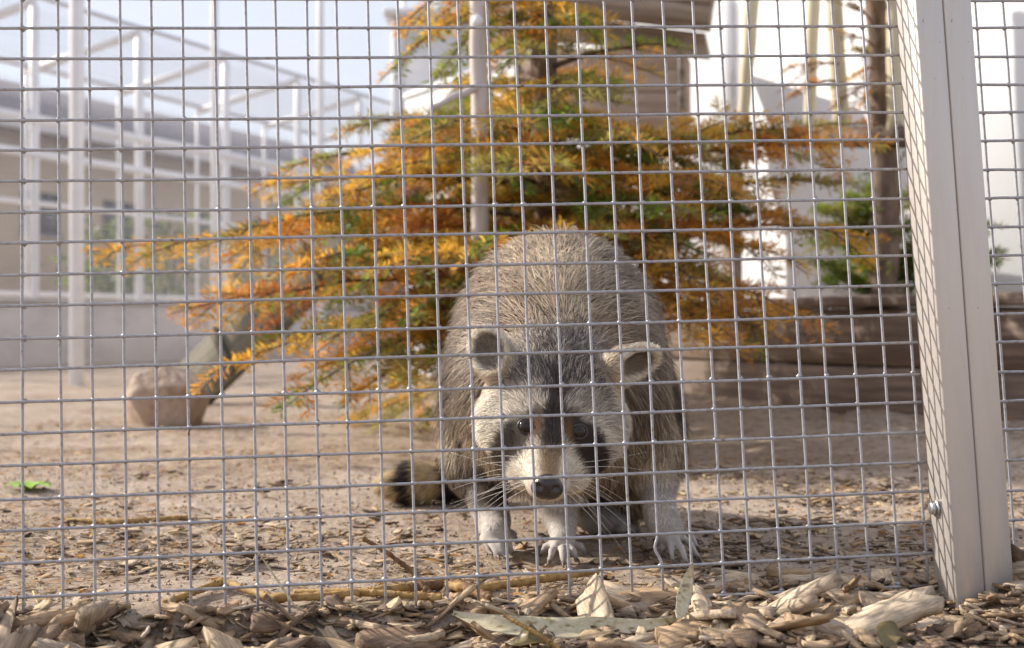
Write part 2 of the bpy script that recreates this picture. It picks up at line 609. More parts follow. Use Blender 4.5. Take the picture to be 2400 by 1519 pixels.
zc = 0.374
for k in range(-2, 6):
    p = av0 + DIR * (TS + 0.912 * k)
    part('front_post', MB().box((-0.02, -0.02, zc), (0.02, 0.02, ZT), frame(p, DIR, PER, UPV), 0.003).mesh('front_post'), M_wmetal, av)
    q = p + PER * DEP
    part('back_post', MB().box((-0.010, -0.010, -0.02), (0.010, 0.010, ZB), frame(q, DIR, PER, UPV), 0.003).mesh('back_post'), M_wmetal, av)
    part('roof_bar', bar(p + UPV * (ZT + 0.024), q + UPV * (ZB + 0.024), 0.045, 0.04).mesh('roof_bar'), M_wmetal, av)
s0 = av0 + DIR * (TS - 0.912 * 2)
LEN = 0.912 * 7
for z in (1.357, 1.165):
    part('rail', MB().box((0, -0.028, z - 0.022), (LEN, 0.028 + 0.001, z + 0.022), frame(s0 - PER * 0.0, DIR, PER, UPV), 0.003).mesh('rail'), M_wmetal, av)
part('top_rail', MB().box((0, -0.014, ZT + 0.046), (LEN, 0.014, ZT + 0.066), frame(s0, DIR, PER, UPV), 0.002).mesh('top_rail'), M_finewire, av)
part('back_rail', MB().box((0, -0.018, ZB + 0.05), (LEN, 0.018, ZB + 0.08), frame(s0 + PER * DEP, DIR, PER, UPV), 0.002).mesh('back_rail'), M_wmetal, av)
for z in (1.0, 0.42):
    part('back_rail', MB().box((0, -0.024, z - 0.014), (LEN, 0.024, z + 0.014), frame(s0 + PER * DEP, DIR, PER, UPV), 0.002).mesh('back_rail'), M_wmetal, av)
mb = wire_sheet(s0 + PER * 0.031 + UPV * zc, DIR, UPV, LEN, ZT - zc, 0.024, 0.0007)
part('wire_netting', mb.mesh('wire_netting'), M_finewire, av, kind='stuff')
rdir = norm(PER * DEP + UPV * (ZB - ZT))
mb = wire_sheet(s0 + UPV * (ZT + 0.05), DIR, rdir, LEN, 0.9, 0.024, 0.0007)
part('roof_netting', mb.mesh('roof_netting'), M_finewire, av, kind='stuff')
mb = wire_sheet(s0 + PER * (DEP + 0.026), DIR, UPV, LEN, ZB, 0.024, 0.0007)
part('back_netting', mb.mesh('back_netting'), M_finewire, av, kind='stuff')

# tan building with dark roof, far behind
b0 = np.array([-7.2, 20.0, 0.0]) - DIR * 8
bl = thing('building', b0, 'long low tan building with dark grey roof behind the aviary', 'building')
BM = frame(b0, DIR, PER, UPV)
part('wall', MB().box((0, 0, -0.1), (20, 5, 3.0), BM).mesh('wall'), M_tan, bl)
mb = MB()
rv = np.array([(-0.3, -0.35, 2.98), (20.3, -0.35, 2.98), (20.3, -0.35, 3.1), (-0.3, -0.35, 3.1), (-0.3, 2.4, 4.25), (20.3, 2.4, 4.25), (-0.3, 5.3, 2.98), (20.3, 5.3, 2.98)])
rv = rv @ BM[:3, :3].T + BM[:3, 3]
mb.add(rv, [(0, 1, 2, 3), (3, 2, 5, 4), (4, 5, 7, 6), (6, 7, 1, 0)], [(0, 3, 4), (0, 4, 6), (1, 5, 2), (1, 7, 5)])
rf = part('roof', mb.mesh('roof'), M_roof, bl)
part('gutter', MB().box((-0.3, -0.46, 2.95), (20.3, -0.353, 3.07), BM, 0.01).mesh('gutter'), M_wmetal, rf)
for xk in (6.4, 8.4, 10.2, 12.6, 14.4):
    wn = part('window', MB().box((xk, -0.03, 1.55), (xk + 0.8, -0.005, 2.15), BM).mesh('window'), M_glass, bl)
    part('window_frame', MB().box((xk - 0.05, -0.045, 1.50), (xk + 0.85, -0.033, 1.547), BM).mesh('window_frame'), M_roof, wn)

# ------------------------------------------------------------------ right background: white walls, sleepers, frame, nest box
WD = norm(np.array([0.474, -0.88, 0.0]))
WN = norm(np.array([0.88, 0.474, 0.0]))
ws = np.array([0.75, 4.3, 0.0]) - WD * 2.63
wp = thing('white_panel_wall', ws, 'long smooth white panel wall behind the sleepers and orange fir', 'wall')
pl = 0.0
for k, ln in enumerate((1.25, 1.25, 1.25, 1.25)):
    part('panel', MB().box((pl, 0, -0.05), (pl + ln - 0.006, 0.05, 1.27), frame(ws, WD, WN, UPV), 0.004).mesh('panel'), M_white, wp)
    pl += ln
part('cap', MB().box((0, -0.015, 1.273), (pl, 0.065, 1.30), frame(ws, WD, WN, UPV), 0.004).mesh('cap'), M_wmetal, wp)

sh = P(990, 760, 7.6)
sh[2] = 0
shed = thing('white_shed', sh, 'tall narrow white shed showing left of the grey stake', 'shed')
part('wall', MB().box((-0.10, 0, -0.05), (1.1, 0.9, 1.83), frame(sh, np.array([1.0, 0, 0]), np.array([0, 1.0, 0]), UPV), 0.004).mesh('wall'), M_white, shed)
part('corner_post', MB().box((-0.16, -0.03, -0.05), (-0.103, 0.04, 1.86), frame(sh, np.array([1.0, 0, 0]), np.array([0, 1.0, 0]), UPV), 0.004).mesh('corner_post'), M_wmetal, shed)
part('roof', MB().box((-0.2, -0.1, 1.863), (1.2, 1.0, 1.9), frame(sh, np.array([1.0, 0, 0]), np.array([0, 1.0, 0]), UPV), 0.004).mesh('roof'), M_wmetal, shed)

sl0 = np.array([0.31, 3.895, 0.0])
slp = thing('sleeper_wall', sl0, 'low retaining wall of weathered brown sleepers before the white wall', 'wall')


def plank_obj(name, lo, hi, M, mat, parent, bevel=0.006, warp=0.003):
    """a board of its own with local axes kept for the grain"""
    mb = MB()
    L = np.array(hi) - np.array(lo)
    n = max(3, int(L[0] / 0.12))
    xs = np.linspace(lo[0], hi[0], n)
    prof = np.array([(lo[1] + bevel, lo[2]), (hi[1] - bevel, lo[2]), (hi[1], lo[2] + bevel), (hi[1], hi[2] - bevel),
                     (hi[1] - bevel, hi[2]), (lo[1] + bevel, hi[2]), (lo[1], hi[2] - bevel), (lo[1], lo[2] + bevel)])
    v = np.zeros((n, 8, 3))
    v[:, :, 0] = xs[:, None] + (rng.random((n, 8)) - 0.5) * 0.002
    v[:, :, 1:] = prof[None] + (rng.random((n, 8, 2)) - 0.5) * warp
    i = np.arange(n - 1)[:, None] * 8
    j = np.arange(8)[None]
    q = np.stack([i + j, i + 8 + j, i + 8 + (j + 1) % 8, i + (j + 1) % 8], -1).reshape(-1, 4)
    t = [(0, k, k + 1) for k in range(1, 7)] + [((n - 1) * 8, (n - 1) * 8 + k + 1, (n - 1) * 8 + k) for k in range(1, 7)]
    mb.add(v.reshape(-1, 3), q[:, ::-1], [tt[::-1] for tt in t])
    me = mb.mesh(name)
    me.materials.append(mat)
    o = bpy.data.objects.new(name, me)
    o.parent = parent
    Mm = Matrix([list(r) for r in M])
    o.matrix_local = Matrix.Translation(-world_loc(parent)) @ Mm
    COL.objects.link(o)
    return o


SM = frame(sl0, WD, WN, UPV)
for k, (a, b) in enumerate(((0.0, 1.28), (1.284, 2.6))):
    plank_obj('sleeper', (a, 0, -0.03), (b, 0.10, 0.136), SM, M_sleeper, slp)
    plank_obj('sleeper', (a, 0.004, 0.139), (b, 0.105, 0.262), SM, M_sleeper, slp)
    plank_obj('top_board', (a, -0.012, 0.265), (b, 0.125, 0.290), SM, M_sleeper, slp, 0.004)

# climbing frame: log beam with upright pale poles
cf0 = P(1715, 760, 3.78)
cf0[2] = 0
cf = thing('climbing_frame', cf0, 'climbing frame of pale upright poles standing on a horizontal log', 'climbing frame')


def log_mesh(a, b, r0, r1, n=10, seg=14, wob=0.006, knots=0.12):
    t = np.linspace(0, 1, seg)[:, None]
    pts = np.asarray(a) * (1 - t) + np.asarray(b) * t + (rng.random((seg, 3)) - 0.5) * wob
    rad = (r0 * (1 - t) + r1 * t) * (1 + (rng.random((seg, n)) - 0.5) * knots)
    d = norm(np.asarray(b) - np.asarray(a))
    up = (0, 1, 0) if abs(d[2]) > 0.8 else (0, 0, 1)
    return MB().tube(pts, rad, n, up=up).mesh('log', smooth=True)


part('beam', log_mesh(P(1630, 318, 3.8), P(2120, 322, 3.12), 0.020, 0.026), M_bark, cf)
part('post', MB().box((-0.022, -0.02, -0.05), (0.022, 0.02, 0.66), frame(cf0, WD, WN, UPV), 0.004).mesh('post'), M_rboard, cf)
part('shelf', MB().box((-0.07, -0.06, 0.662), (0.07, 0.05, 0.680), frame(cf0, WD, WN, UPV), 0.003).mesh('shelf'), M_box, cf)
for (ax, ay, bx, by, d, r0, r1) in ((1742, 292, 1778, -240, 3.64, 0.0145, 0.025), (1898, 300, 1912, -240, 3.42, 0.0145, 0.018), (1972, 300, 1940, -240, 3.32, 0.021, 0.019),
                                    (2098, 300, 2092, -240, 3.14, 0.018, 0.018)):
    part('pole', log_mesh(P(ax, ay + 6, d), P(bx, by, d), r0, r1, wob=0.004, knots=0.05), M_pale, cf)

# dead trunk at the right end of the log
dt0 = P(2066, 760, 3.2)
dt0[2] = 0
dtree = thing('dead_tree', dt0, 'dead bark covered trunk beside the pale poles', 'tree')
tp = np.array([dt0 + (0, 0, -0.05), P(2075, 420, 3.2), P(2070, 250, 3.2), P(2058, 60, 3.2), P(2040, -260, 3.2)])
tt = np.linspace(0, 4, 40)
tpi = np.stack([np.interp(tt, range(5), tp[:, k]) for k in range(3)], 1)
tr = (0.034 - 0.003 * tt)[:, None] * (1 + (rng.random((40, 12)) - 0.5) * 0.28)
part('trunk', MB().tube(tpi, tr, 12, up=(0, 1, 0)).mesh('trunk', smooth=True), M_bark, dtree)

# nest box on posts with a board roof
nb0 = P(1405, 760, 4.1)
nb0[2] = 0
nb = thing('nest_box', nb0, 'raised wooden nest box with brown board roof behind the fir', 'nest box')
na = norm(np.array([1.0, -0.18, 0.0]))
nn = norm(np.array([0.18, 1.0, 0.0]))
NM = frame(nb0, na, nn, UPV)
zb, zt = CAM_H + (760 - 292) / FPX * 4.1, CAM_H + (760 - 112) / FPX * 4.1
bh = (zt - zb - 0.022) / 3
for k in range(3):
    plank_obj('front_board', (-0.23, 0.0, zb + 0.022 + k * bh), (0.225, 0.018, zb + 0.020 + (k + 1) * bh), NM, M_box, nb, 0.002, 0.001)
for sx in (-0.251, 0.2275):
    part('side_board', MB().box((sx, -0.002, zb + 0.02), (sx + 0.018, 0.3, zt), NM, 0.002).mesh('side_board'), M_rboard, nb)
plank_obj('floor_board', (-0.29, -0.05, zb - 0.002), (0.255, 0.3, zb + 0.018), NM, M_box, nb, 0.003, 0.001)
ra = R(-9)
RMat = NM @ np.array([[math.cos(ra), 0, -math.sin(ra), 0.30], [0, 1, 0, 0], [math.sin(ra), 0, math.cos(ra), zt + 0.012], [0, 0, 0, 1.0]])
for k in range(3):
    plank_obj('roof_board', (-0.55, -0.10 + k * 0.0, 0.002 + k * 0.054 + 0.022), (0.012, 0.012, 0.002 + (k + 1) * 0.054 + 0.020), RMat, M_rboard, nb, 0.003, 0.001)
plank_obj('roof_board', (-0.55, 0.014, 0.004), (0.0, 0.34, 0.022), RMat, M_rboard, nb, 0.003, 0.001)
for (xk, yk) in ((-0.15, 0.08), (0.13, 0.08), (-0.15, 0.24), (0.13, 0.24)):
    part('leg', MB().box((xk - 0.022, yk - 0.022, -0.05), (xk + 0.022, yk + 0.022, zb - 0.004), NM, 0.004).mesh('leg'), M_rboard, nb)

# ramp plank
r_a, r_b = P(452, 905, 4.15), P(1150, 215, 3.62)
rd = norm(r_b - r_a)
rs = norm(np.cross(rd, np.array([0.1, -0.9, 0.55])))
rn = np.cross(rs, rd)
r_a[2] = max(r_a[2], 0.015)
rmp = thing('ramp', r_a, 'sloping mossy wooden ramp plank behind the rock', 'plank')
RM = frame(r_a, rd, rs, rn)
Lr = float(np.linalg.norm(r_b - r_a))
plank_obj('plank', (-0.03, -0.085, -0.014), (Lr, 0.085, 0.014), RM, M_ramp, rmp, 0.003, 0.002)
for k in range(5):
    x0 = 0.16 + k * 0.2
    plank_obj('cleat', (x0, -0.08, 0.0165), (x0 + 0.022, 0.08, 0.03), RM, M_ramp, rmp, 0.002, 0.001)

# stake in front of the box
st0 = P(1126, 760, 2.42)
st0[2] = 0
stk = thing('wooden_stake', st0, 'upright grey wooden stake with a white disc among the branches', 'stake')
part('shaft', log_mesh(P(1134, 770, 2.42) * (1, 1, 0) - (0, 0, 0.05), P(1117, -260, 2.42), 0.0158, 0.0142, 12, 24, 0.004, 0.05), M_pole, stk)
c = P(1119, 50, 2.40) - (0, 0.003, 0)
part('disc', MB().tube([c, c - (0.001, 0.004, 0)], 0.0105, 14, up=(0, 0, 1)).mesh('disc'), M_white, stk)
part('side_branch', log_mesh(P(1118, 205, 2.41), P(1010, 252, 2.36), 0.0075, 0.005, 7, 8), M_pole, stk)

# ------------------------------------------------------------------ rock
def rock_mesh():
    n = 5000
    # directions on a fine sphere grid, radius from cutting planes
    nu, nv = 96, 60
    u = np.arange(nu) / nu * 2 * np.pi
    v = np.linspace(0.02, np.pi - 0.02, nv)
    U, V = np.meshgrid(u, v, indexing='ij')
    d = np.stack([np.sin(V) * np.cos(U), np.sin(V) * np.sin(U), np.cos(V)], -1)
    planes = [((-0.35, 0.1, 1), 0.066), ((0.45, -0.15, 1), 0.062), ((-1, -0.15, 0.35), 0.078), ((-0.8, -0.5, -0.5), 0.078), ((1, -0.1, -0.35), 0.078), ((0.9, 0.2, 0.6), 0.086),
              ((0.1, -1, -0.25), 0.062), ((0, -0.8, 0.75), 0.066), ((0, 1, 0.2), 0.07), ((0, 0, -1), 0.072), ((-0.6, -0.8, 0.4), 0.084), ((0.7, -0.8, -0.2), 0.080)]
    r = np.full(U.shape, 1.0)
    inv = 0
    for nrm, dist in planes:
        c = d @ norm(np.array(nrm, float))
        inv = inv + np.where(c > 0, np.clip(c / dist, 0, None), 0) ** 46
    r = inv ** (-1 / 46)
    r = r * (1 + 0.10 * (fbm(np.cos(U) * 3 + 5, np.sin(U) * 3 + V * 3, 5, 5) - 0.45))
    r[0] = r[0]
    p = d * r[..., None]
    i = (np.arange(nu)[:, None] * nv + np.arange(nv - 1)[None])
    i2 = (((np.arange(nu) + 1) % nu)[:, None] * nv + np.arange(nv - 1)[None])
    q = np.stack([i, i + 1, i2 + 1, i2], -1).reshape(-1, 4)
    return p.reshape(-1, 3), q


rp, rq = rock_mesh()
rc = P(385, 925, 3.22)
rc[2] = 0.064
rme = mesh_np('rock', rp + rc, [rq])
solo('rock', rme, M_rock, (rc[0], rc[1], 0), 'squat angular brown rock on the sand at the ramp foot', 'rock')

# ------------------------------------------------------------------ conifers
PAL = {
    'orange': np.array([(0.76, 0.40, 0.06), (0.72, 0.33, 0.05), (0.78, 0.48, 0.08), (0.66, 0.30, 0.09)]),
    'rust': np.array([(0.54, 0.22, 0.07), (0.48, 0.20, 0.08), (0.60, 0.29, 0.10)]),
    'ochre': np.array([(0.64, 0.46, 0.10), (0.56, 0.43, 0.10), (0.70, 0.47, 0.08)]),
    'olive': np.array([(0.36, 0.33, 0.08), (0.30, 0.28, 0.07), (0.42, 0.35, 0.09)]),
    'green': np.array([(0.18, 0.26, 0.035), (0.30, 0.37, 0.045), (0.11, 0.18, 0.035)]),
    'brown': np.array([(0.24, 0.14, 0.07), (0.32, 0.18, 0.08), (0.18, 0.11, 0.06)]),
}


def needle_arrays(tw, spacing, nl, nw):
    """tw: list of (p0, p1, sag, up, colour, tip colour) -> verts, quads, colours"""
    V, C = [], []
    for p0, p1, sag, up, c0, c1 in tw:
        L = np.linalg.norm(p1 - p0)
        m = max(4, int(L / spacing))
        t = np.repeat(np.linspace(0.02, 1.0, m), 3)
        k = len(t)
        t = t + (rng.random(k) - 0.5) / m
        pos = p0 + (p1 - p0) * t[:, None] - UPV * (sag * t * t)[:, None]
        tan = norm((p1 - p0)[None] - UPV * (2 * sag * t)[:, None])
        side = norm(np.cross(tan, up))
        upn = np.cross(side, tan)
        phi = np.where(rng.random(k) < 0.5, 0, np.pi) + rng.normal(0, 0.55, k) + 0.0
        rad = np.cos(phi)[:, None] * side + np.abs(np.sin(phi))[:, None] * upn * np.where(rng.random(k) < 0.8, 1, -1)[:, None]
        lean = 0.45 + 0.5 * sstep(0.75, 1.0, t) + rng.normal(0, 0.12, k)
        d = norm(tan * lean[:, None] + rad)
        ln = nl * (0.75 + 0.4 * rng.random(k)) * (1 - 0.35 * sstep(0.85, 1, t))
        wdir = norm(np.cross(d, upn + rng.normal(0, 0.35, (k, 3))))
        w = nw * (0.8 + 0.4 * rng.random(k))
        mid = pos + d * (ln * 0.5)[:, None]
        tip = pos + d * ln[:, None] - UPV * (0.06 * ln)[:, None]
        V.append(np.stack([pos, mid - wdir * w[:, None], tip, mid + wdir * w[:, None]], 1))
        cc = c0 * (1 - t[:, None] * 0.6) + c1 * (t[:, None] * 0.6)
        cc = cc * (0.75 + 0.5 * rng.random((k, 1)))
        tc = cc * 0.55 + c1 * 0.45
        C.append(np.stack([cc * 0.9, cc, tc, cc], 1))
    V = np.concatenate(V).reshape(-1, 3)
    C = np.concatenate(C).reshape(-1, 3)
    q = np.arange(len(V)).reshape(-1, 4)
    return V, q, np.clip(C, 0.01, 0.9)


def make_branch(tree, base, tip, sag, pal, thick=0.006, spacing=0.0046, nl=0.025, nw=0.0016, twig_step=0.046, mat=None, tw_len=0.42):
    base, tip = np.asarray(base, float), np.asarray(tip, float)
    L = np.linalg.norm(tip - base)
    n = 10
    t = np.linspace(0, 1, n)
    lift = 0.10 * L
    wob = np.cumsum(rng.normal(0, 0.006 * L, (n, 3)), 0)
    wob = wob - t[:, None] * wob[-1]
    ax = base + (tip - base) * t[:, None] + UPV * (4 * t * (1 - t) * sag)[:, None] + wob
    mb = MB()
    mb.tube(ax, thick * (1 - 0.8 * t), 6, col=(0.2, 0.13, 0.08))
    up = norm(UPV + rng.normal(0, 0.22, 3))
    tw = []

    def colours(tt):
        w = np.array([p[1] for p in pal], float)
        k = rng.choice(len(pal), p=w / w.sum())
        nm = pal[k][0]
        a = PAL[nm][rng.integers(len(PAL[nm]))]
        nm2 = 'orange' if nm in ('orange', 'ochre') else nm
        b = PAL[nm2][rng.integers(len(PAL[nm2]))]
        return a, b

    a, b = colours(1)
    for i in range(3, n - 1):
        tw.append((ax[i], ax[i + 1], 0, up, a, b))
    s = 0.14 * L + rng.random() * 0.02
    sgn = 1
    while s < 0.96 * L:
        f = s / L
        p = np.array([np.interp(f, t, ax[:, k]) for k in range(3)])
        tan = norm(np.array([np.interp(min(f + .05, 1), t, ax[:, k]) for k in range(3)]) - np.array([np.interp(f - .05, t, ax[:, k]) for k in range(3)]))
        side = norm(np.cross(tan, up)) * sgn
        ang = R(48 + rng.normal(0, 8))
        d = norm(tan * math.cos(ang) + side * math.sin(ang) + UPV * rng.normal(-0.10, 0.14))
        tl = (tw_len * (1 - f) * L + 0.045) * (0.7 + 0.5 * rng.random())
        tl = min(tl, 0.26)
        e = p + d * tl
        c0, c1 = colours(f)
        sg = tl * rng.uniform(0.02, 0.22)
        tw.append((p, e, sg, up, c0, c1))
        mb.tube([p, p + (e - p) * 0.5 - UPV * sg * .25, e - UPV * sg], [0.0022, 0.0016, 0.0008], 3, col=(0.26, 0.15, 0.07))
        if tl > 0.075:
            ss, sg2 = 0.03, 1
            while ss < tl * 0.9:
                ff = ss / tl
                pp = p + (e - p) * ff - UPV * sg * ff * ff
                sd = norm(np.cross(d, up)) * sg2
                dd = norm(d * 0.7 + sd * 0.75 + UPV * rng.normal(-0.08, 0.12))
                l2 = (0.38 * (1 - ff) * tl + 0.02) * (0.75 + 0.5 * rng.random())
                k0 = c0 if rng.random() < 0.7 else colours(f)[0]
                tw.append((pp, pp + dd * l2, l2 * 0.08, up, k0, c1))
                sg2 = -sg2
                ss += 0.030 + 0.020 * rng.random()
        sgn = -sgn
        s += twig_step * (0.7 + 0.6 * rng.random())
    br = part('branch', mb.mesh('branch'), M_bark if thick > 0.0045 else M_dtwig, tree)
    V, q, C = needle_arrays(tw, spacing, nl, nw)
    part('needles', mesh_np('needles', V, [q], C), mat or M_needle, br, kind='stuff')


TR = np.array([0.065, 2.74, 0.0])
fir = thing('fir_tree', TR, 'browning orange and green fir tree standing behind the raccoon', 'tree')
tz = np.linspace(-0.05, 1.7, 26)
tpts = np.stack([TR[0] + 0.004 * np.sin(tz * 5), TR[1] + 0.004 * np.cos(tz * 4), tz], 1)
part('trunk', MB().tube(tpts, (0.030 - 0.010 * tz / 1.7)[:, None] * (1 + (rng.random((26, 12)) - .5) * .16), 12, up=(0, 1, 0)).mesh('trunk', smooth=True), M_bark, fir)
OR = [('orange', 5), ('ochre', 4.5), ('rust', 1.2), ('green', 1.3), ('olive', 1.3)]
MIX = [('orange', 3), ('ochre', 4), ('olive', 3), ('green', 2.5), ('rust', 1.0)]
GRN = [('green', 4), ('olive', 4), ('ochre', 3), ('orange', 2.0)]
DRK = [('olive', 4), ('ochre', 2.5), ('orange', 2.5), ('green', 1.5), ('brown', 2)]
# (tip px, tip py, depth, base z, sag, palette)
BR = [
    (205, 590, 2.62, 0.40, 0.035, OR), (400, 735, 2.50, 0.30, 0.03, OR), (535, 545, 2.45, 0.46, 0.02, OR), (575, 440, 2.74, 0.48, 0.03, OR),
    (475, 885, 2.36, 0.26, 0.04, OR), (655, 965, 2.24, 0.22, 0.06, OR), (640, 640, 2.32, 0.38, 0.03, OR), (660, 395, 2.60, 0.55, 0.02, MIX),
    (790, 310, 2.78, 0.60, 0.03, MIX), (760, 800, 2.25, 0.28, 0.05, MIX), (820, 930, 2.30, 0.18, 0.05, DRK), (700, 520, 2.95, 0.42, 0.03, DRK),
    (930, 905, 2.45, 0.16, 0.05, DRK), (1010, 985, 2.50, 0.12, 0.03, DRK), (600, 720, 2.85, 0.3, 0.04, DRK), (870, 640, 2.2, 0.36, 0.04, DRK),
    (890, 190, 2.72, 0.85, 0.05, MIX), (930, 80, 2.6, 0.92, 0.05, OR), (960, 330, 2.35, 0.62, 0.03, MIX), (1010, 200, 2.55, 0.80, 0.05, MIX),
    (1180, 420, 2.18, 0.52, 0.03, DRK), (1320, 390, 2.15, 0.50, 0.03, MIX), (1000, 60, 2.9, 0.9, 0.03, OR),
    (1250, 300, 2.22, 0.62, 0.03, GRN), (1400, 235, 2.30, 0.68, 0.03, GRN), (1590, 110, 2.50, 0.72, 0.02, GRN), 
    (1190, 150, 2.42, 0.78, 0.03, GRN), (1330, 60, 2.36, 0.85, 0.02, GRN), 
    (1150, 30, 2.4, 0.92, 0.02, MIX), (1260, -60, 2.45, 1.0, 0.02, MIX), (1060, -60, 2.6, 1.02, 0.03, OR),
    (2085, 335, 2.62, 0.52, 0.01, OR), (2030, 290, 2.75, 0.55, 0.01, MIX), (1890, 300, 2.58, 0.52, 0.02, MIX), (2075, 565, 2.50, 0.40, 0.03, OR),
    (1960, 780, 2.34, 0.30, 0.06, OR), (1760, 820, 2.22, 0.28, 0.05, OR), (1880, 620, 2.42, 0.36, 0.04, OR), (1700, 430, 2.28, 0.48, 0.03, OR),
    (1830, 440, 2.50, 0.46, 0.03, MIX), (1650, 600, 2.24, 0.40, 0.04, OR), (1620, 500, 2.22, 0.44, 0.03, GRN), (1700, 700, 2.26, 0.33, 0.05, MIX),
    (1990, 430, 2.70, 0.44, 0.03, GRN), (1900, 520, 2.66, 0.40, 0.03, MIX), (1600, 760, 2.28, 0.30, 0.05, DRK), 
    (1450, 560, 2.2, 0.40, 0.03, DRK), (1120, 600, 2.2, 0.40, 0.03, DRK), (950, 760, 2.24, 0.32, 0.04, DRK), (1840, 800, 2.5, 0.26, 0.05, DRK),
    (1500, 340, 2.25, 0.58, 0.03, MIX), (1660, 330, 2.42, 0.56, 0.02, MIX), (850, 420, 2.4, 0.54, 0.03, OR), (760, 470, 2.42, 0.5, 0.03, OR),
    (800, 1000, 3.2, 0.14, 0.03, DRK), (1500, 700, 3.2, 0.3, 0.03, DRK), (1700, 560, 3.2, 0.42, 0.03, DRK), (1000, 560, 3.2, 0.4, 0.03, DRK),
    (1320, 240, 3.2, 0.7, 0.03, DRK),
    (1080, 700, 3.4, 0.3, 0.03, DRK), (1200, 620, 3.45, 0.38, 0.03, DRK), (1330, 560, 3.5, 0.42, 0.03, DRK), (1420, 680, 3.4, 0.32, 0.03, DRK), (1250, 480, 3.45, 0.5, 0.03, DRK),  # this and the next line: rear branches added to shade the sleepers
    (1380, 400, 3.4, 0.56, 0.03, DRK), (1150, 420, 3.4, 0.54, 0.03, DRK), (1450, 520, 3.35, 0.44, 0.03, DRK), (1180, 300, 3.3, 0.64, 0.03, DRK), (1350, 320, 3.3, 0.64, 0.03, DRK), (1300, 750, 3.4, 0.26, 0.03, DRK), (1000, 640, 3.75, .36, .03, DRK), (1090, 560, 3.8, .42, .03, DRK), (1180, 650, 3.8, .36, .03, DRK), (1280, 600, 3.85, .4, .03, DRK), (1130, 470, 3.75, .5, .03, DRK), (1240, 500, 3.8, .46, .03, DRK), (1340, 470, 3.7, .5, .03, DRK), (1050, 720, 3.7, .28, .03, DRK), (1200, 740, 3.75, .28, .03, DRK), (1250, 350, 3.5, .6, .03, DRK), (1100, 250, 3.3, .7, .03, DRK), (1220, 150, 3.3, .8, .03, DRK), (1000, 350, 3.3, .6, .03, DRK), (1150, 550, 3.5, .45, .03, DRK),
]
for (px, py, d, bz, sg, pal) in BR:
    make_branch(fir, (TR[0], TR[1], bz), P(px, py, d), sg, pal)

# green conifer behind the sleepers
gs0 = np.array([0.86, 3.30, 0.0])
gsh = thing('conifer_shrub', gs0, 'dark green conifer shrub rising over the sleeper wall', 'shrub')
part('stem', log_mesh(gs0 - (0, 0, .04), gs0 + (0, 0, 0.55), 0.014, 0.006, 8, 8), M_bark, gsh)
GG = [('green', 6), ('olive', 1.5)]
for (dx, dy, z, bz) in ((-0.10, -0.05, 0.52, 0.40), (0.05, -0.06, 0.54, 0.42), (-0.14, -0.02, 0.44, 0.32), (0.12, -0.04, 0.44, 0.34), (0.0, -0.10, 0.42, 0.3), (-0.12, -0.05, 0.34, 0.26),
                        (0.10, -0.06, 0.33, 0.25), (0.0, -0.06, 0.60, 0.48), (0.24, -0.02, 0.46, 0.38), (0.26, -0.06, 0.39, 0.3), (-0.02, -0.08, 0.33, 0.26), (-0.16, -0.03, 0.50, 0.40), (-0.07, -0.09, 0.48, 0.38), (0.07, -0.08, 0.49, 0.38), (-0.17, -0.04, 0.38, 0.3), (-0.06, -0.10, 0.37, 0.3), (0.06, -0.09, 0.38, 0.3), (-0.04, -0.07, 0.55, 0.44), (0.14, -0.03, 0.38, 0.3)):
    make_branch(gsh, gs0 + (0, 0, bz), gs0 + (dx, dy, z), 0.01, GG, thick=0.004, spacing=0.004, twig_step=0.022, tw_len=0.6)
# withered sprigs on the dead trunk
BRN = [('brown', 4), ('orange', 2), ('olive', 2)]
for (bx, by, tx, ty, d) in ((2050, 60, 1985, 10, 3.12), (2052, 160, 1990, 190, 3.12), (2052, 110, 1975, 90, 3.14), (2055, 190, 1960, 250, 3.13), (2050, 30, 2010, -60, 3.12), (2052, 200, 2015, 260, 3.1),
                            (1965, 150, 1835, 165, 3.22), (1960, 190, 1850, 225, 3.22), (2050, 140, 2005, 120, 3.08)):
    make_branch(dtree, P(bx, by, d + .04), P(tx, ty, d), 0.01, BRN, thick=0.0035, spacing=0.007, nl=0.017, nw=0.0016, twig_step=0.035, tw_len=0.55)

# blurred green growth before the tan building
for i, (px, py, d, h) in enumerate(((270, 640, 11.2, 0.85), (400, 640, 11.6, 0.95), (240, 660, 10.9, 0.6), (600, 640, 13, 0.9))):
    o = P(px, py, d)
    o[2] = 0
    s = thing('shrub', o, 'leafy green shrub behind the aviary netting', 'shrub', 'shrubs behind the aviary')
    part('stem', log_mesh(o - (0, 0, .05), o + (0.03, 0, h), 0.02, 0.008, 6, 6), M_bark, s)
    k = 420
    pp = o + np.stack([rng.normal(0, 0.17, k), rng.normal(0, 0.17, k), 0.15 * h + h * 1.05 * rng.random(k) ** 0.8], 1)
    dd = norm(rng.normal(0, 1, (k, 3)))
    ee = norm(np.cross(dd, rng.normal(0, 1, (k, 3))))
    V = np.stack([pp, pp + dd * .04 + ee * .022, pp + dd * .085, pp + dd * .04 - ee * .022], 1).reshape(-1, 3)
    cc = np.repeat(0.55 * PAL['green'][rng.integers(0, 3, k)] * (0.8 + 0.5 * rng.random((k, 1))), 4, 0)
    part('foliage', mesh_np('foliage', V, [np.arange(len(V)).reshape(-1, 4)], cc), M_needle, s, kind='stuff')

# ------------------------------------------------------------------ front fence: two wire panels meeting at the aluminium uprights
FU = np.array([0.99215, 0.12215, 0.02693])
FV = np.array([-0.03929, 0.09992, 0.99422])
FW = np.array([0.11876, -0.98747, 0.10394])
FO = np.array([-0.39817, 1.16202, 0.47039])
CS = 0.0254


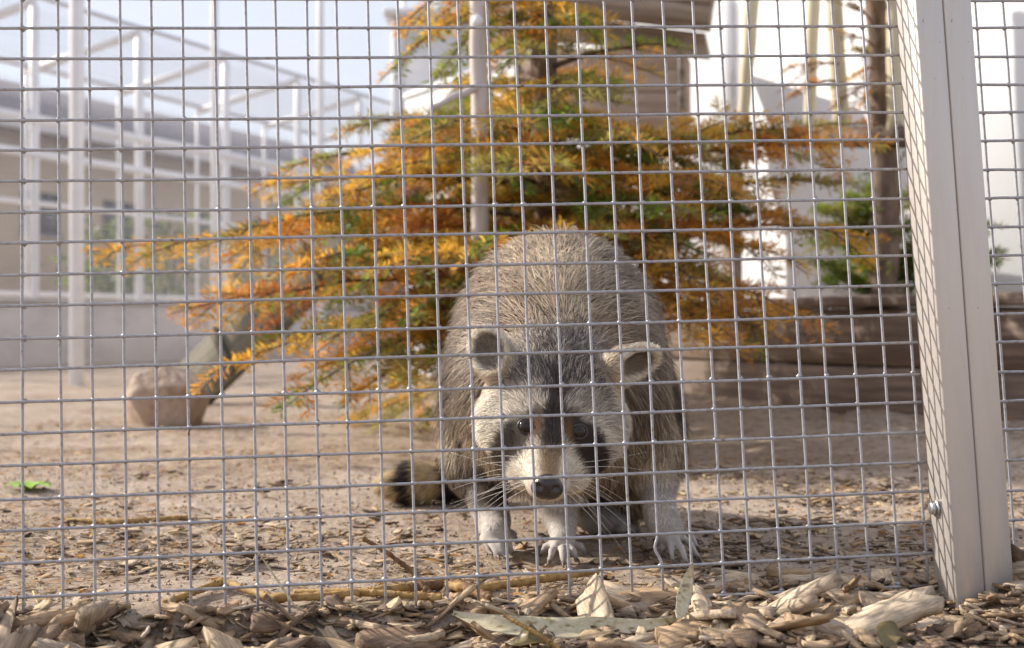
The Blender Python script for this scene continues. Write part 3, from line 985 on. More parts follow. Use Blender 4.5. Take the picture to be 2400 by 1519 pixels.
def F(u, v, w=0.0):
    return FO + np.multiply.outer(u, FU) + np.multiply.outer(v, FV) + np.multiply.outer(w, FW)


WR = 0.00127


def fence_panel(root, c0, c1, r0, r1, uoff, voff, kink=None, ext=0.35):
    us = np.arange(c0, c1 + 1)
    vs_ = np.arange(r0, r1 + 1)
    ju = rng.normal(0, 0.0005, len(us))
    jv = rng.normal(0, 0.0004, len(vs_))
    vtop, vbot = -(r0 - 0.4) * CS + voff, -(r1 + 0.35) * CS + voff
    for c, j in zip(us, ju):
        ks = np.linspace(vtop, vbot, 24)
        u = uoff + c * CS + j + np.cumsum(rng.normal(0, 0.00018, 24))
        w = np.full(24, -WR * 0.7)
        if kink is not None and c == kink:
            ks = np.concatenate([ks[:-4], -(r1 - np.array([2.02, 1.9, 1.75, 1.6, 1.45, 1.3, 1.15, 1.02])) * CS + voff, [vbot]])
            u = np.concatenate([u[:-4], u[-5] + np.array([0, -0.0003, -0.0016, -0.0028, -0.0024, -0.0004, 0.0016, 0.0024]), [u[-1] + 0.0024]])
            w = np.full(len(ks), -WR * 0.7)
        pts = FO + u[:, None] * FU + ks[:, None] * FV + w[:, None] * FW
        part('vertical_wire', MB().tube(pts, WR * 0.95, 7, up=FW).mesh('vertical_wire', smooth=True), M_wire, root)
    for r, j in zip(vs_, jv):
        u = np.linspace(uoff + (c0 - ext) * CS, uoff + (c1 + 0.28) * CS, 26)
        v = -r * CS + voff + j + np.cumsum(rng.normal(0, 0.00016, 26))
        pts = FO + u[:, None] * FU + v[:, None] * FV + (WR * 0.7) * FW
        part('horizontal_wire', MB().tube(pts, WR, 7, up=FW).mesh('horizontal_wire', smooth=True), M_wire, root)
    # zinc fillets where the wires are welded
    mb = MB()
    for c, jc in zip(us, ju):
        for r, jr in zip(vs_, jv):
            p = FO + (uoff + c * CS + jc) * FU + (-r * CS + voff + jr) * FV
            s = 0.0024 * (0.8 + 0.5 * rng.random())
            a = [p + FU * s, p + FV * s, p - FU * s, p - FV * s, p + FW * 0.0009, p - FW * 0.0009]
            mb.add(a, [], [(0, 1, 4), (1, 2, 4), (2, 3, 4), (3, 0, 4), (1, 0, 5), (2, 1, 5), (3, 2, 5), (0, 3, 5)])
    part('weld', mb.mesh('weld', smooth=True), M_wire, root, kind='stuff')


U0 = 29.24 * CS
UW = 0.0246
DW = 0.043
V_BOT = -19.75 * CS
V_TOP = 15 * CS


def upright(root, u0, shade=0):
    mb = MB().box((u0, V_BOT, 0.0), (u0 + UW, V_TOP, DW), frame(FO, FU, FV, FW), 0.0012)
    return part('upright', mb.mesh('upright'), M_alu, root)


base1 = F(U0, V_BOT)
pa = thing('wire_mesh_panel', base1, 'wide welded wire mesh panel in front of the raccoon with bolted upright', 'fence')
fence_panel(pa, -7, 29, -12, 19, 0.0, 0.0, kink=20)
up1 = upright(pa, U0)
bc = F(U0, -16.55 * CS, 0.0165)
ang = np.arange(6) / 6 * 2 * np.pi
mb = MB().tube([bc - FU * 0.0005, bc - FU * 0.0018], 0.0072, 20, up=FV)
mb.tube([bc - FU * 0.0016, bc - FU * 0.0056, bc - FU * 0.0064], [0.0056, 0.0056, 0.0046], 6, up=FV)
part('bolt', mb.mesh('bolt'), M_bolt, pa)
base2 = F(U0 + UW + 0.0009, V_BOT)
pb = thing('wire_mesh_panel', base2, 'wire mesh panel on the far side of the aluminium double post', 'fence')
fence_panel(pb, 1, 9, -12, 19, U0 + 2 * UW, -0.0018, ext=1.05)
upright(pb, U0 + UW + 0.0009)

# ------------------------------------------------------------------ raccoon: one continuous body from a blended distance field
EM = np.array([0.0367, 1.275, 0.1382])                     # between the eyes
HF = norm(np.array([-0.081, -0.623, -0.779]))              # towards the nose
HS = np.array([0.996, 0.0, -0.09])
HS = norm(HS - HF * (HS @ HF))                             # towards image right
HU = np.cross(HF, HS)                                      # out of the forehead


def H(s, f, u):
    return EM + s * HS + f * HF + u * HU


def fold(p):
    d = np.asarray(p, float) - EM
    return d @ HS, d @ HF, d @ HU


PR = []                                                    # primitives: group, kind, data, blend


def cap(g, a, b, ra, rb, k=0.012):
    PR.append((g, 'c', (np.asarray(a, float), np.asarray(b, float), ra, rb), k))


def ell(g, c, r, axes=None, k=0.015):
    PR.append((g, 'e', (np.asarray(c, float), np.asarray(r, float), np.eye(3) if axes is None else np.array(axes)), k))


def chain(g, pts, rs, k=0.01):
    for i in range(len(pts) - 1):
        cap(g, pts[i], pts[i + 1], rs[i], rs[i + 1], k)


HA = [HS, HF, HU]
# trunk
ell('body', (0.052, 1.61, 0.205), (0.106, 0.125, 0.118), k=0.03)
ell('body', (0.050, 1.52, 0.185), (0.104, 0.15, 0.108), k=0.03)
ell('body', (0.048, 1.44, 0.165), (0.098, 0.10, 0.098), k=0.03)
ell('body', (-0.014, 1.54, 0.135), (0.056, 0.085, 0.080), k=0.03)      # thigh
ell('body', (0.125, 1.55, 0.115), (0.052, 0.08, 0.085), k=0.03)
cap('body', (0.046, 1.43, 0.175), H(0, -0.085, -0.055), 0.072, 0.040, 0.03)
# head
ell('head', H(0, -0.060, -0.030), (0.054, 0.062, 0.042), HA, 0.02)
ell('head', H(0, -0.018, -0.030), (0.046, 0.046, 0.030), HA, 0.02)
for s in (-1, 1):
    ell('head', H(0.034 * s, -0.016, -0.042), (0.025, 0.032, 0.025), HA, 0.018)
    ell('head', H(0.040 * s, -0.044, -0.044), (0.022, 0.034, 0.025), HA, 0.018)
cap('head', H(0, 0.000, -0.022), H(0, 0.050, -0.017), 0.0265, 0.0155, 0.014)
for s in (-1, 1):
    cap('head', H(0.010 * s, 0.018, -0.029), H(0.0075 * s, 0.046, -0.023), 0.0165, 0.0125, 0.01)
cap('head', H(0, -0.01, -0.050), H(0, 0.042, -0.037), 0.026, 0.0095, 0.01)
for s in (-1, 1):
    ell('head', H(0.021 * s, 0.012, -0.044), (0.020, 0.028, 0.019), HA, 0.014)
# legs
Z0 = 0.0


def leg(g, pts, rs, tips, knuck, fr=0.0047):
    chain(g, pts, rs, 0.016)
    for kx, tx in zip(knuck, tips):
        kx, tx = np.array(kx, float), np.array(tx, float)
        mid = kx * 0.5 + tx * 0.5 + (0, 0, 0.0035)
        cap(g, kx, mid, fr * 1.05, fr * 0.95, 0.0016)
        cap(g, mid, tx, fr * 0.95, fr * 0.70, 0.0015)


def G(px, py, z):
    """point at height z seen through this pixel"""
    d = (CAM_H - z) / (py - 759.5) * FPX
    return P(px, py, d)


# right hind foot, planted well forward
A_k = [G(1132, 1262, .016), G(1146, 1266, .018), G(1163, 1266, .019), G(1181, 1262, .018), G(1192, 1248, .017)]
A_t = [G(1150, 1298, .005), G(1166, 1306, .005), G(1184, 1306, .005), G(1201, 1299, .005), G(1212, 1272, .006)]
leg('legA', [(-0.025, 1.53, 0.13), P(1118, 1095, 1.50), P(1146, 1190, 1.455), P(1158, 1228, 1.44), (G(1163, 1255, .022))], [0.046, 0.030, 0.0155, 0.0130, 0.0140], A_t, A_k, 0.0042)
# right fore foot under the chin
B_k = [G(1292, 1277, .016), G(1300, 1282, .015), G(1318, 1284, .016), G(1334, 1282, .016), G(1345, 1275, .015)]
B_t = [G(1268, 1300, .006), G(1287, 1319, .006), G(1320, 1323, .005), G(1352, 1315, .005), G(1374, 1300, .005)]
leg('legB', [(0.045, 1.43, 0.15), P(1292, 1120, 1.415), P(1306, 1190, 1.40), P(1318, 1235, 1.39), (G(1320, 1268, .020))], [0.045, 0.024, 0.0145, 0.0100, 0.0120], B_t, B_k, 0.0039)
# left fore foot, set out to the side
C_k = [G(1548, 1262, .017), G(1566, 1262, .019), G(1582, 1262, .020), G(1598, 1258, .018), G(1606, 1250, .016)]
C_t = [G(1556, 1296, .006), G(1578, 1318, .005), G(1610, 1322, .005), G(1638, 1310, .005), G(1636, 1286, .006)]
leg('legC', [(0.105, 1.45, 0.165), P(1512, 1050, 1.45), P(1540, 1140, 1.43), P(1546, 1195, 1.405), P(1556, 1225, 1.40), (G(1572, 1252, .023))], [0.055, 0.031, 0.0155, 0.0118, 0.0118, 0.0130], C_t, C_k, 0.0038)
# left hind foot flat on the ground behind
D_k = [G(1450, 1222, .018), G(1453, 1232, .016), G(1452, 1240, .014), G(1448, 1214, .018), G(1446, 1206, .017)]
D_t = [G(1490, 1236, .006), G(1494, 1243, .005), G(1484, 1248, .005), G(1492, 1228, .007), G(1484, 1220, .008)]
leg('legD', [(0.11, 1.58, 0.11), P(1400, 1120, 1.60), P(1372, 1190, 1.60), (G(1400, 1214, .024)), (G(1446, 1226, .018))], [0.045, 0.030, 0.019, 0.0145, 0.0135], D_t, D_k, 0.0052)
# tail
TL = [(0.055, 1.69, 0.17), (0.03, 1.765, 0.10), (-0.02, 1.815, 0.05), (-0.075, 1.82, 0.031), (-0.125, 1.80, 0.028), (-0.150, 1.79, 0.027)]
chain('tail', [np.array(p) for p in TL], [0.034, 0.026, 0.021, 0.019, 0.018, 0.013], 0.02)

# ears: cupped shells (centre, width axis, height axis, facing axis)
EARS = []
for nm, c, b, n in (('earL', P(1150, 824, 1.318), (-0.42, 0.10, 0.90), (-0.28, -0.90, 0.05)), ('earR', P(1486, 846, 1.318), (0.92, 0.06, 0.30), (0.30, -0.66, -0.58))):
    b = norm(np.array(b))
    n = np.array(n)
    n = norm(n - b * (n @ b))
    a = np.cross(b, n)
    EARS.append((nm, np.array(c), a, b, n))
    ell(nm, c, (0.0195, 0.0240, 0.0090), [a, b, n], 0.007)
    hb = H(0.042 * (-1 if nm == 'earL' else 1), -0.072, -0.026)
    cap(nm, np.array(c) - b * 0.012 - n * 0.003, hb, 0.013, 0.017, 0.012)


def prim_d(pr, X):
    g, t, dta, k = pr
    if t == 'c':
        a, b, ra, rb = dta
        ba = b - a
        h = np.clip(((X - a) @ ba) / (ba @ ba + 1e-12), 0, 1)
        return np.linalg.norm(X - a - h[..., None] * ba, axis=-1) - (ra + (rb - ra) * h)
    c, r, ax = dta
    q = (X - c) @ ax.T
    k0 = np.linalg.norm(q / r, axis=-1)
    k1 = np.linalg.norm(q / (r * r), axis=-1)
    return k0 * (k0 - 1) / (k1 + 1e-9)


def prim_box(pr):
    g, t, dta, k = pr
    if t == 'c':
        a, b, ra, rb = dta
        m = max(ra, rb)
        return np.minimum(a, b) - m, np.maximum(a, b) + m
    c, r, ax = dta
    m = np.abs(ax.T * r).max(1) * 1.3 + 0.003
    e = np.sqrt(((ax.T * r) ** 2).sum(1))
    return c - e, c + e


def smin(a, b, k):
    h = np.clip(0.5 + 0.5 * (b - a) / k, 0, 1)
    return b * (1 - h) + a * h - k * h * (1 - h)


def carve(F_, X):
    for nm, c, a, b, n in EARS:
        q = np.stack([(X - (c + n * 0.0085 + b * 0.001)) @ a, (X - (c + n * 0.0085 + b * 0.001)) @ b, (X - (c + n * 0.0085 + b * 0.001)) @ n], -1)
        r = np.array([0.0155, 0.0195, 0.0115])
        k0 = np.linalg.norm(q / r, axis=-1)
        k1 = np.linalg.norm(q / (r * r), axis=-1)
        d = -(k0 * (k0 - 1) / (k1 + 1e-9))
        F_ = np.maximum(F_, d)
    return F_


def build_field(lo, hi, h):
    n = np.ceil((hi - lo) / h).astype(int) + 1
    ax = [lo[i] + np.arange(n[i]) * h for i in range(3)]
    Fg = np.full(n, 0.2, np.float32)
    for pr in PR:
        b0, b1 = prim_box(pr)
        m = pr[3] + 3 * h
        i0 = np.clip(np.floor((b0 - m - lo) / h).astype(int), 0, n)
        i1 = np.clip(np.ceil((b1 + m - lo) / h).astype(int) + 1, 0, n)
        if (i1 <= i0).any():
            continue
        X = np.stack(np.meshgrid(*[ax[i][i0[i]:i1[i]] for i in range(3)], indexing='ij'), -1)
        sl = tuple(slice(i0[i], i1[i]) for i in range(3))
        Fg[sl] = smin(Fg[sl], prim_d(pr, X), pr[3])
    for nm, c, a, b, nn_ in EARS:
        i0 = np.clip(np.floor((c - 0.04 - lo) / h).astype(int), 0, n)
        i1 = np.clip(np.ceil((c + 0.04 - lo) / h).astype(int), 0, n)
        X = np.stack(np.meshgrid(*[ax[i][i0[i]:i1[i]] for i in range(3)], indexing='ij'), -1)
        sl = tuple(slice(i0[i], i1[i]) for i in range(3))
        Fg[sl] = carve(Fg[sl], X)
    return Fg


def surface_nets(Fg, lo, h):
    S = Fg < 0
    n = np.array(Fg.shape)
    cnt = np.zeros(n - 1, np.uint8)
    corners = [(i, j, k) for i in (0, 1) for j in (0, 1) for k in (0, 1)]
    for (i, j, k) in corners:
        cnt += S[i:n[0] - 1 + i, j:n[1] - 1 + j, k:n[2] - 1 + k]
    act = np.argwhere((cnt > 0) & (cnt < 8))
    idx = np.full(n - 1, -1, np.int32)
    idx[tuple(act.T)] = np.arange(len(act))
    acc = np.zeros((len(act), 3))
    num = np.zeros(len(act))
    for ax_ in range(3):
        o = [a for a in range(3) if a != ax_]
        for da in (0, 1):
            for db in (0, 1):
                off = np.zeros(3, int)
                off[o[0]], off[o[1]] = da, db
                p0 = act + off
                p1 = p0.copy()
                p1[:, ax_] += 1
                f0 = Fg[tuple(p0.T)]
                f1 = Fg[tuple(p1.T)]
                m = (f0 < 0) != (f1 < 0)
                t = f0[m] / (f0[m] - f1[m])
                pt = p0[m].astype(float)
                pt[:, ax_] += t
                acc[m] += pt
                num[m] += 1
    V = lo + acc / num[:, None] * h
    Q = []
    for ax_ in range(3):
        o = [(ax_ + 1) % 3, (ax_ + 2) % 3]
        sl0 = [slice(None)] * 3
        sl1 = [slice(None)] * 3
        sl0[ax_], sl1[ax_] = slice(0, -1), slice(1, None)
        ch = S[tuple(sl0)] != S[tuple(sl1)]
        e = np.argwhere(ch)
        e = e[(e[:, o[0]] > 0) & (e[:, o[1]] > 0) & (e[:, o[0]] < n[o[0]] - 1) & (e[:, o[1]] < n[o[1]] - 1)]
        ins = S[tuple(e.T)]
        c = []
        for (da, db) in ((-1, -1), (0, -1), (0, 0), (-1, 0)):
            q = e.copy()
            q[:, o[0]] += da
            q[:, o[1]] += db
            c.append(idx[tuple(q.T)])
        q = np.stack(c, 1)
        q[~ins] = q[~ins][:, ::-1]
        Q.append(q)
    return V, np.concatenate(Q)


h_ = 0.0024
blo, bhi = np.array([-0.20, 1.19, -0.01]), np.array([0.24, 1.90, 0.36])
Fg = build_field(blo, bhi, h_)
BV, BQ = surface_nets(Fg, blo, h_)
# one light smoothing pass, vertex normals
for it in range(2):
    s = np.zeros_like(BV)
    c = np.zeros(len(BV))
    for i in range(4):
        np.add.at(s, BQ[:, i], BV[BQ[:, (i + 1) % 4]])
        np.add.at(c, BQ[:, i], 1)
        np.add.at(s, BQ[:, i], BV[BQ[:, (i + 3) % 4]])
        np.add.at(c, BQ[:, i], 1)
    BV = BV * 0.5 + 0.5 * s / c[:, None]
fn = np.cross(BV[BQ[:, 2]] - BV[BQ[:, 0]], BV[BQ[:, 3]] - BV[BQ[:, 1]])
BN = np.zeros_like(BV)
for i in range(4):
    np.add.at(BN, BQ[:, i], fn)
BN = norm(BN)

GROUPS = ['body', 'head', 'legA', 'legB', 'legC', 'legD', 'tail', 'earL', 'earR']


def groups_d(X):
    D = np.full((len(GROUPS), len(X)), 1.0)
    for pr in PR:
        g = GROUPS.index(pr[0])
        D[g] = np.minimum(D[g], prim_d(pr, X))
    return D


def lerp(a, b, t):
    return a + (b - a) * t[:, None]


WHITE = np.array((0.76, 0.67, 0.55))
CREAM = np.array((0.60, 0.485, 0.345))
TAN = np.array((0.29, 0.205, 0.138))
BROWN = np.array((0.14, 0.098, 0.072))
DARK = np.array((0.040, 0.028, 0.024))
GREY = np.array((0.13, 0.105, 0.095))


def coat(X, Nn):
    """base colour, dark-tip share, hair length, width, flow and lift for points on the body"""
    n = len(X)
    D = groups_d(X)
    D = np.maximum(D, -0.004)
    W = np.exp(-D / 0.007)
    W /= W.sum(0)
    s, f, u = fold(X)
    a_s = np.abs(s)
    rnd = rng.random(n)
    # --- body
    back = sstep(0.075, 0.0, np.abs(X[:, 0] - 0.05))
    nz = fbm(X[:, 0] * 60 + X[:, 2] * 40, X[:, 1] * 40 + X[:, 2] * 60, 31, 3)
    bodyc = lerp(np.tile(TAN, (n, 1)), np.tile(CREAM, (n, 1)), np.clip(0.25 + 0.65 * back + (nz - 0.45) * 1.4, 0, 1))
    low = sstep(0.17, 0.09, X[:, 2])
    bodyc = lerp(bodyc, np.tile(CREAM * 1.02, (n, 1)), low * 0.6)
    bdark = 0.74 - 0.28 * back - 0.25 * low + 0.35 * sstep(0.07, 0.12, np.abs(X[:, 0] - 0.05))
    edge = sstep(0.075, 0.118, np.abs(X[:, 0] - 0.05)) * sstep(0.10, 0.16, X[:, 2])
    bodyc = lerp(bodyc, np.tile(BROWN, (n, 1)), edge * 0.85)
    hock = sstep(0.03, 0.0, X[:, 0]) * sstep(0.11, 0.075, X[:, 2]) * sstep(1.56, 1.5, X[:, 1])
    bodyc = lerp(bodyc, np.tile(BROWN * 0.7, (n, 1)), hock * 0.9)
    # --- head
    grizz = lerp(np.tile(GREY, (n, 1)), np.tile(WHITE * 0.9, (n, 1)), (rnd > 0.70) * 0.8)
    hc = grizz.copy()
    hdark = np.full(n, 0.45)
    wht = np.tile(WHITE, (n, 1))
    # pale brow band sweeping down the cheeks
    brow_edge = -0.034 + 0.10 * np.clip(a_s - 0.03, 0, 1)
    wb = sstep(-0.046, -0.012, f - 0.25 * np.clip(a_s - 0.040, 0, 0.04)) * sstep(0.004, 0.016, a_s)
    wb = np.maximum(wb, sstep(0.040, 0.052, a_s) * sstep(-0.085, -0.05, f))
    hc = lerp(hc, wht * (0.80 + 0.2 * (rnd > 0.4))[:, None], wb * (0.55 + 0.45 * (rnd > 0.25)))
    hdark = hdark * (1 - 0.95 * wb)
    # muzzle and chin pale
    mz = np.maximum(sstep(0.018, 0.030, f), sstep(-0.040, -0.052, u) * sstep(-0.03, 0.0, f))
    hc = lerp(hc, wht, mz)
    hdark = hdark * (1 - mz)
    # ochre top of the muzzle
    mt = sstep(0.0105, 0.0055, a_s) * sstep(0.018, 0.030, f) * sstep(-0.022, -0.012, u)
    hc = lerp(hc, np.tile(np.array((0.34, 0.22, 0.105)), (n, 1)), mt * 0.85)
    # mask: from the eye out and down across the cheek
    mx, my = (a_s - 0.0295) / 0.0225, (f - 0.0065 - 0.42 * (a_s - 0.026)) / 0.0185
    jag = (fbm(s * 400, f * 400, 5, 2) - 0.4) * 0.5
    mk = sstep(1.22, 0.80, np.hypot(mx, my) + jag)
    hc = lerp(hc, np.tile(BROWN * 0.36, (n, 1)), mk)
    # centre stripe down the forehead to the muzzle
    sw = 0.0030 + 0.0040 * sstep(-0.045, 0.0, f) + 0.002 * sstep(0.0, 0.02, f)
    stp = sstep(1.35, 0.65, a_s / sw + jag * 0.6) * sstep(-0.062, -0.040, f) * sstep(0.040, 0.020, f)
    hc = lerp(hc, np.tile(DARK * 1.3, (n, 1)), stp * (0.35 + 0.6 * (rnd > 0.22)))
    # reddish brown inner corners
    ic = np.exp(-((a_s - 0.0135) / 0.0045) ** 2 - ((f - 0.007) / 0.012) ** 2)
    hc = lerp(hc, np.tile(np.array((0.23, 0.115, 0.05)), (n, 1)), np.clip(ic * 0.9, 0, 1))
    hdark = hdark * (1 - np.maximum(mk, stp))
    # --- legs
    zz = X[:, 2]
    lc = {}
    paw = np.array((0.60, 0.545, 0.49))
    for g, upc, bandc in (('legA', CREAM * 0.8, BROWN * 0.6), ('legB', CREAM, CREAM), ('legC', CREAM * 0.95, CREAM), ('legD', TAN, BROWN)):
        c = np.tile(upc, (n, 1))
        c = lerp(c, np.tile(np.asarray(bandc), (n, 1)), sstep(0.100, 0.072, zz) * 0.9)
        c = lerp(c, np.tile(paw if g != 'legD' else paw * 0.62, (n, 1)), sstep(0.052, 0.036, zz) if g in ('legA', 'legD') else sstep(0.095, 0.055, zz))
        toe_dark = 0.8 if g == 'legB' else 0.5
        c = lerp(c, np.tile(np.array((0.15, 0.105, 0.08)), (n, 1)), sstep(0.0135, 0.006, zz) * toe_dark)  # toes turn darker brown towards the ground
        lc[g] = c
    # --- tail rings
    x = X[:, 0] + (fbm(X[:, 1] * 90, X[:, 2] * 90, 8, 2) - 0.45) * 0.008
    ring = np.maximum.reduce([sstep(-0.140, -0.135, x) * sstep(-0.117, -0.122, x), sstep(-0.089, -0.083, x) * sstep(-0.052, -0.058, x), sstep(-0.166, -0.171, x), sstep(-0.03, -0.024, x) * sstep(0.004, -0.002, x)])
    tc = lerp(np.tile(np.array((0.64, 0.49, 0.28)), (n, 1)), np.tile(DARK * 1.1, (n, 1)), ring)
    # --- ears
    ec = {}
    for nm, c0, a, b, nn_ in EARS:
        qa, qb, qn = (X - c0) @ a / 0.0195, (X - c0) @ b / 0.0240, (X - c0) @ nn_ / 0.0090
        rr = np.hypot(qa, qb)
        inner = sstep(0.76, 0.58, rr) * (Nn @ nn_ > 0.0)
        c = np.tile(WHITE * 1.08, (n, 1))
        c = lerp(c, np.tile(np.array((0.20, 0.165, 0.125)), (n, 1)), inner * 0.9)
        backc = sstep(0.1, -0.4, qn) * (Nn @ nn_ < -0.2)
        c = lerp(c, np.tile(TAN, (n, 1)), backc * 0.7)
        c = lerp(c, np.tile(CREAM, (n, 1)), sstep(-0.5, -0.9, qb) * 0.6)
        ec[nm] = c
    cols = {'body': bodyc, 'head': hc, 'tail': tc, **lc, **ec}
    base = sum(cols[g] * W[i][:, None] for i, g in enumerate(GROUPS))
    dk = {'body': bdark, 'head': hdark, 'tail': np.full(n, 0.25), 'legA': 0.25 * sstep(0.06, 0.1, zz), 'legB': 0.12 * sstep(0.06, 0.1, zz), 'legC': 0.3 * sstep(0.06, 0.12, zz), 'legD': np.full(n, 0.2),
          'earL': np.full(n, 0.03), 'earR': np.full(n, 0.03)}
    dark = sum(dk[g] * W[i] for i, g in enumerate(GROUPS))
    # lengths
    eye = np.minimum.reduce([np.hypot(s - 0.0232, f), np.hypot(s + 0.0232, f)])
    hl = 0.0125 - 0.006 * sstep(-0.03, 0.02, f) - 0.002 * sstep(0.02, 0.05, f)
    hl = hl + 0.009 * sstep(0.040, 0.056, a_s) * sstep(0.03, -0.01, f) * sstep(-0.10, -0.06, f)
    hl = hl * (0.25 + 0.75 * sstep(0.008, 0.018, eye))
    hl = hl * (1 - 0.75 * sstep(0.046, 0.054, f) * sstep(-0.03, -0.02, u))
    fore = sstep(0.03, 0.11, zz)
    ln = {'body': 0.026 + 0.008 * sstep(1.4, 1.6, X[:, 1]), 'head': hl, 'tail': np.full(n, 0.017)}
    for g in ('legA', 'legB', 'legC', 'legD'):
        ln[g] = 0.0011 + 0.0024 * sstep(0.018, 0.035, zz) + 0.008 * fore
    for g in ('earL', 'earR'):
        ln[g] = np.full(n, 0.0072)
    L = sum(ln[g] * W[i] for i, g in enumerate(GROUPS))
    # flow
    out = norm(np.stack([X[:, 0] - 0.05, 0 * zz, 0 * zz], 1)) * sstep(0.02, 0.09, np.abs(X[:, 0] - 0.05))[:, None]
    fb = np.array([0, 0.75, -0.30]) + out * 0.25 + np.array([0, 0, -0.75]) * sstep(0.23, 0.13, zz)[:, None]
    fh = -HF * (0.9 - 0.5 * sstep(0.035, 0.055, a_s)[:, None]) + HS * (np.sign(s) * (0.25 + 0.8 * sstep(0.02, 0.055, a_s)))[:, None] - HU * 0.1 + np.array([0, 0, -0.5]) * sstep(0.03, 0.06, a_s)[:, None]
    fl_ = np.tile(np.array([0.0, -0.1, -1.0]), (n, 1))
    ft = np.tile(np.array([-0.9, 0.0, -0.35]), (n, 1))
    flows = {'body': fb, 'head': fh, 'tail': ft, 'legA': fl_, 'legB': fl_, 'legC': fl_, 'legD': np.tile(np.array([0.7, -0.5, -0.4]), (n, 1))}
    for nm, c0, a, b, nn_ in EARS:
        flows[nm] = norm(X - (c0 - b * 0.02)) * 0.9 + b * 0.3
    FLw = sum(flows[g] * W[i][:, None] for i, g in enumerate(GROUPS))
    hw = W[GROUPS.index('head')] + sum(W[GROUPS.index(g)] for g in ('earL', 'earR'))
    return base, dark, L, FLw, hw, W


RC = np.array([0.05, 1.50, 0.0])
rac = thing('raccoon', RC, 'grey brown raccoon with black eye mask leaning towards the wire mesh', 'raccoon')
sb, sd, sl_, sf_, _, _ = coat(BV, BN)
under = sb * 0.7
body_me = mesh_np('body', BV, [BQ], np.clip(under, 0.012, 0.8), smooth=True)
body_o = part('body', body_me, M_skin, rac)


def fur():
    tri = np.concatenate([BQ[:, [0, 1, 2]], BQ[:, [0, 2, 3]]])
    ar = 0.5 * np.linalg.norm(np.cross(BV[tri[:, 1]] - BV[tri[:, 0]], BV[tri[:, 2]] - BV[tri[:, 0]]), axis=1)
    cen = BV[tri].mean(1)
    s, f, u = fold(cen)
    headish = (np.abs(s) < 0.10) & (f > -0.11) & (cen[:, 1] < 1.40) & (cen[:, 2] > 0.06)
    lowleg = cen[:, 2] < 0.06
    dens = np.where(headish, 3.4, 1.0)
    dens = np.where(lowleg, 2.6, dens)
    view = (norm(np.array([0, 0, CAM_H]) - cen) * BN[tri[:, 0]]).sum(1)
    dens = dens * (0.28 + 0.72 * sstep(-0.5, -0.1, view))
    w = ar * dens
    NS = 215000
    pick = rng.choice(len(tri), NS, p=w / w.sum())
    r1, r2 = np.sqrt(rng.random(NS)), rng.random(NS)
    ba = np.stack([1 - r1, r1 * (1 - r2), r1 * r2], 1)
    X = (BV[tri[pick]] * ba[:, :, None]).sum(1)
    Nn = norm((BN[tri[pick]] * ba[:, :, None]).sum(1))
    base, dark, L, fl, hw, W = coat(X, Nn)
    # leave eyes and nose free
    s, f, u = fold(X)
    eye = np.minimum(np.hypot(s - 0.0232, f), np.hypot(s + 0.0232, f))
    keep = ~((eye < 0.0078) & (u > -0.02))
    keep &= ~((f > 0.0515) & (u > -0.026))
    X, Nn, base, dark, L, fl, hw = X[keep], Nn[keep], base[keep], dark[keep], L[keep], fl[keep], hw[keep]
    n = len(X)
    fl = fl - Nn * (fl * Nn).sum(1, keepdims=True)
    fl = norm(fl)
    # clumping through low frequency swirls
    sw = fbm(X[:, 0] * 70 + X[:, 2] * 30, X[:, 1] * 50 + X[:, 2] * 70, 77, 2) - 0.38
    side = np.cross(Nn, fl)
    d = fl + side * (sw * 1.9 + rng.normal(0, 0.20, n))[:, None]
    L = L * (0.7 + 0.55 * rng.random(n))
    guard = (rng.random(n) < 0.22) & (hw < 0.5)
    L = np.where(guard, L * (1.15 + 0.4 * rng.random(n)), L)
    lift = 0.50 + rng.normal(0, 0.10, n)
    d0 = norm(d * 0.75 + Nn * (lift + 0.35)[:, None])
    d1 = norm(d + Nn * (lift * 0.45)[:, None] - UPV * 0.08)
    d2 = norm(d + Nn * (lift * 0.2)[:, None] - UPV * 0.22)
    p0 = X - Nn * 0.0008
    p1 = p0 + d0 * (L * 0.3)[:, None]
    p2 = p1 + d1 * (L * 0.38)[:, None]
    p3 = p2 + d2 * (L * 0.34)[:, None]
    wd = norm(np.cross(d1, Nn))
    w0 = np.where(hw > 0.5, 0.00022, 0.00040)
    w0 = np.where(X[:, 2] < 0.05, 0.00020, w0) * (0.8 + 0.5 * rng.random(n))
    w0 = w0[:, None] * wd
    V = np.stack([p0 - w0, p0 + w0, p1 - w0, p1 + w0, p2 - w0 * .75, p2 + w0 * .75, p3], 1).reshape(-1, 3)
    o = np.arange(n)[:, None] * 7
    Q = np.concatenate([o + np.array([[0, 1, 3, 2]]), o + np.array([[2, 3, 5, 4]])])
    T = o + np.array([[4, 5, 6]])
    clump = fbm(X[:, 0] * 150 + X[:, 2] * 90, X[:, 1] * 110 + X[:, 2] * 150, 91, 2)[:, None]
    tone = (0.72 + 0.5 * rng.random((n, 1))) * (0.62 + 0.95 * clump)
    isd = (rng.random(n) < dark)[:, None]
    root = (base * 0.30 + BROWN * 0.25) * tone
    mid = base * 1.08 * tone
    tip = np.where(isd, DARK * 1.4, base * 1.12 * tone)
    mid2 = np.where(isd, base * 0.42, mid)
    C = np.stack([root, root, mid, mid, mid2, mid2, tip], 1).reshape(-1, 3)
    me = mesh_np('fur', V, [Q, T], np.clip(C, 0.008, 0.86), smooth=True)
    nn = np.repeat(norm(Nn + d1 * 0.0), 7, 0)
    me.normals_split_custom_set_from_vertices(nn.astype(np.float32))
    return me


fur_o = part('fur', fur(), M_fur, rac, kind='stuff')


def field_at(X):
    d = np.full(len(X), 0.2)
    for pr in PR:
        d = smin(d, prim_d(pr, X), pr[3])
    return d


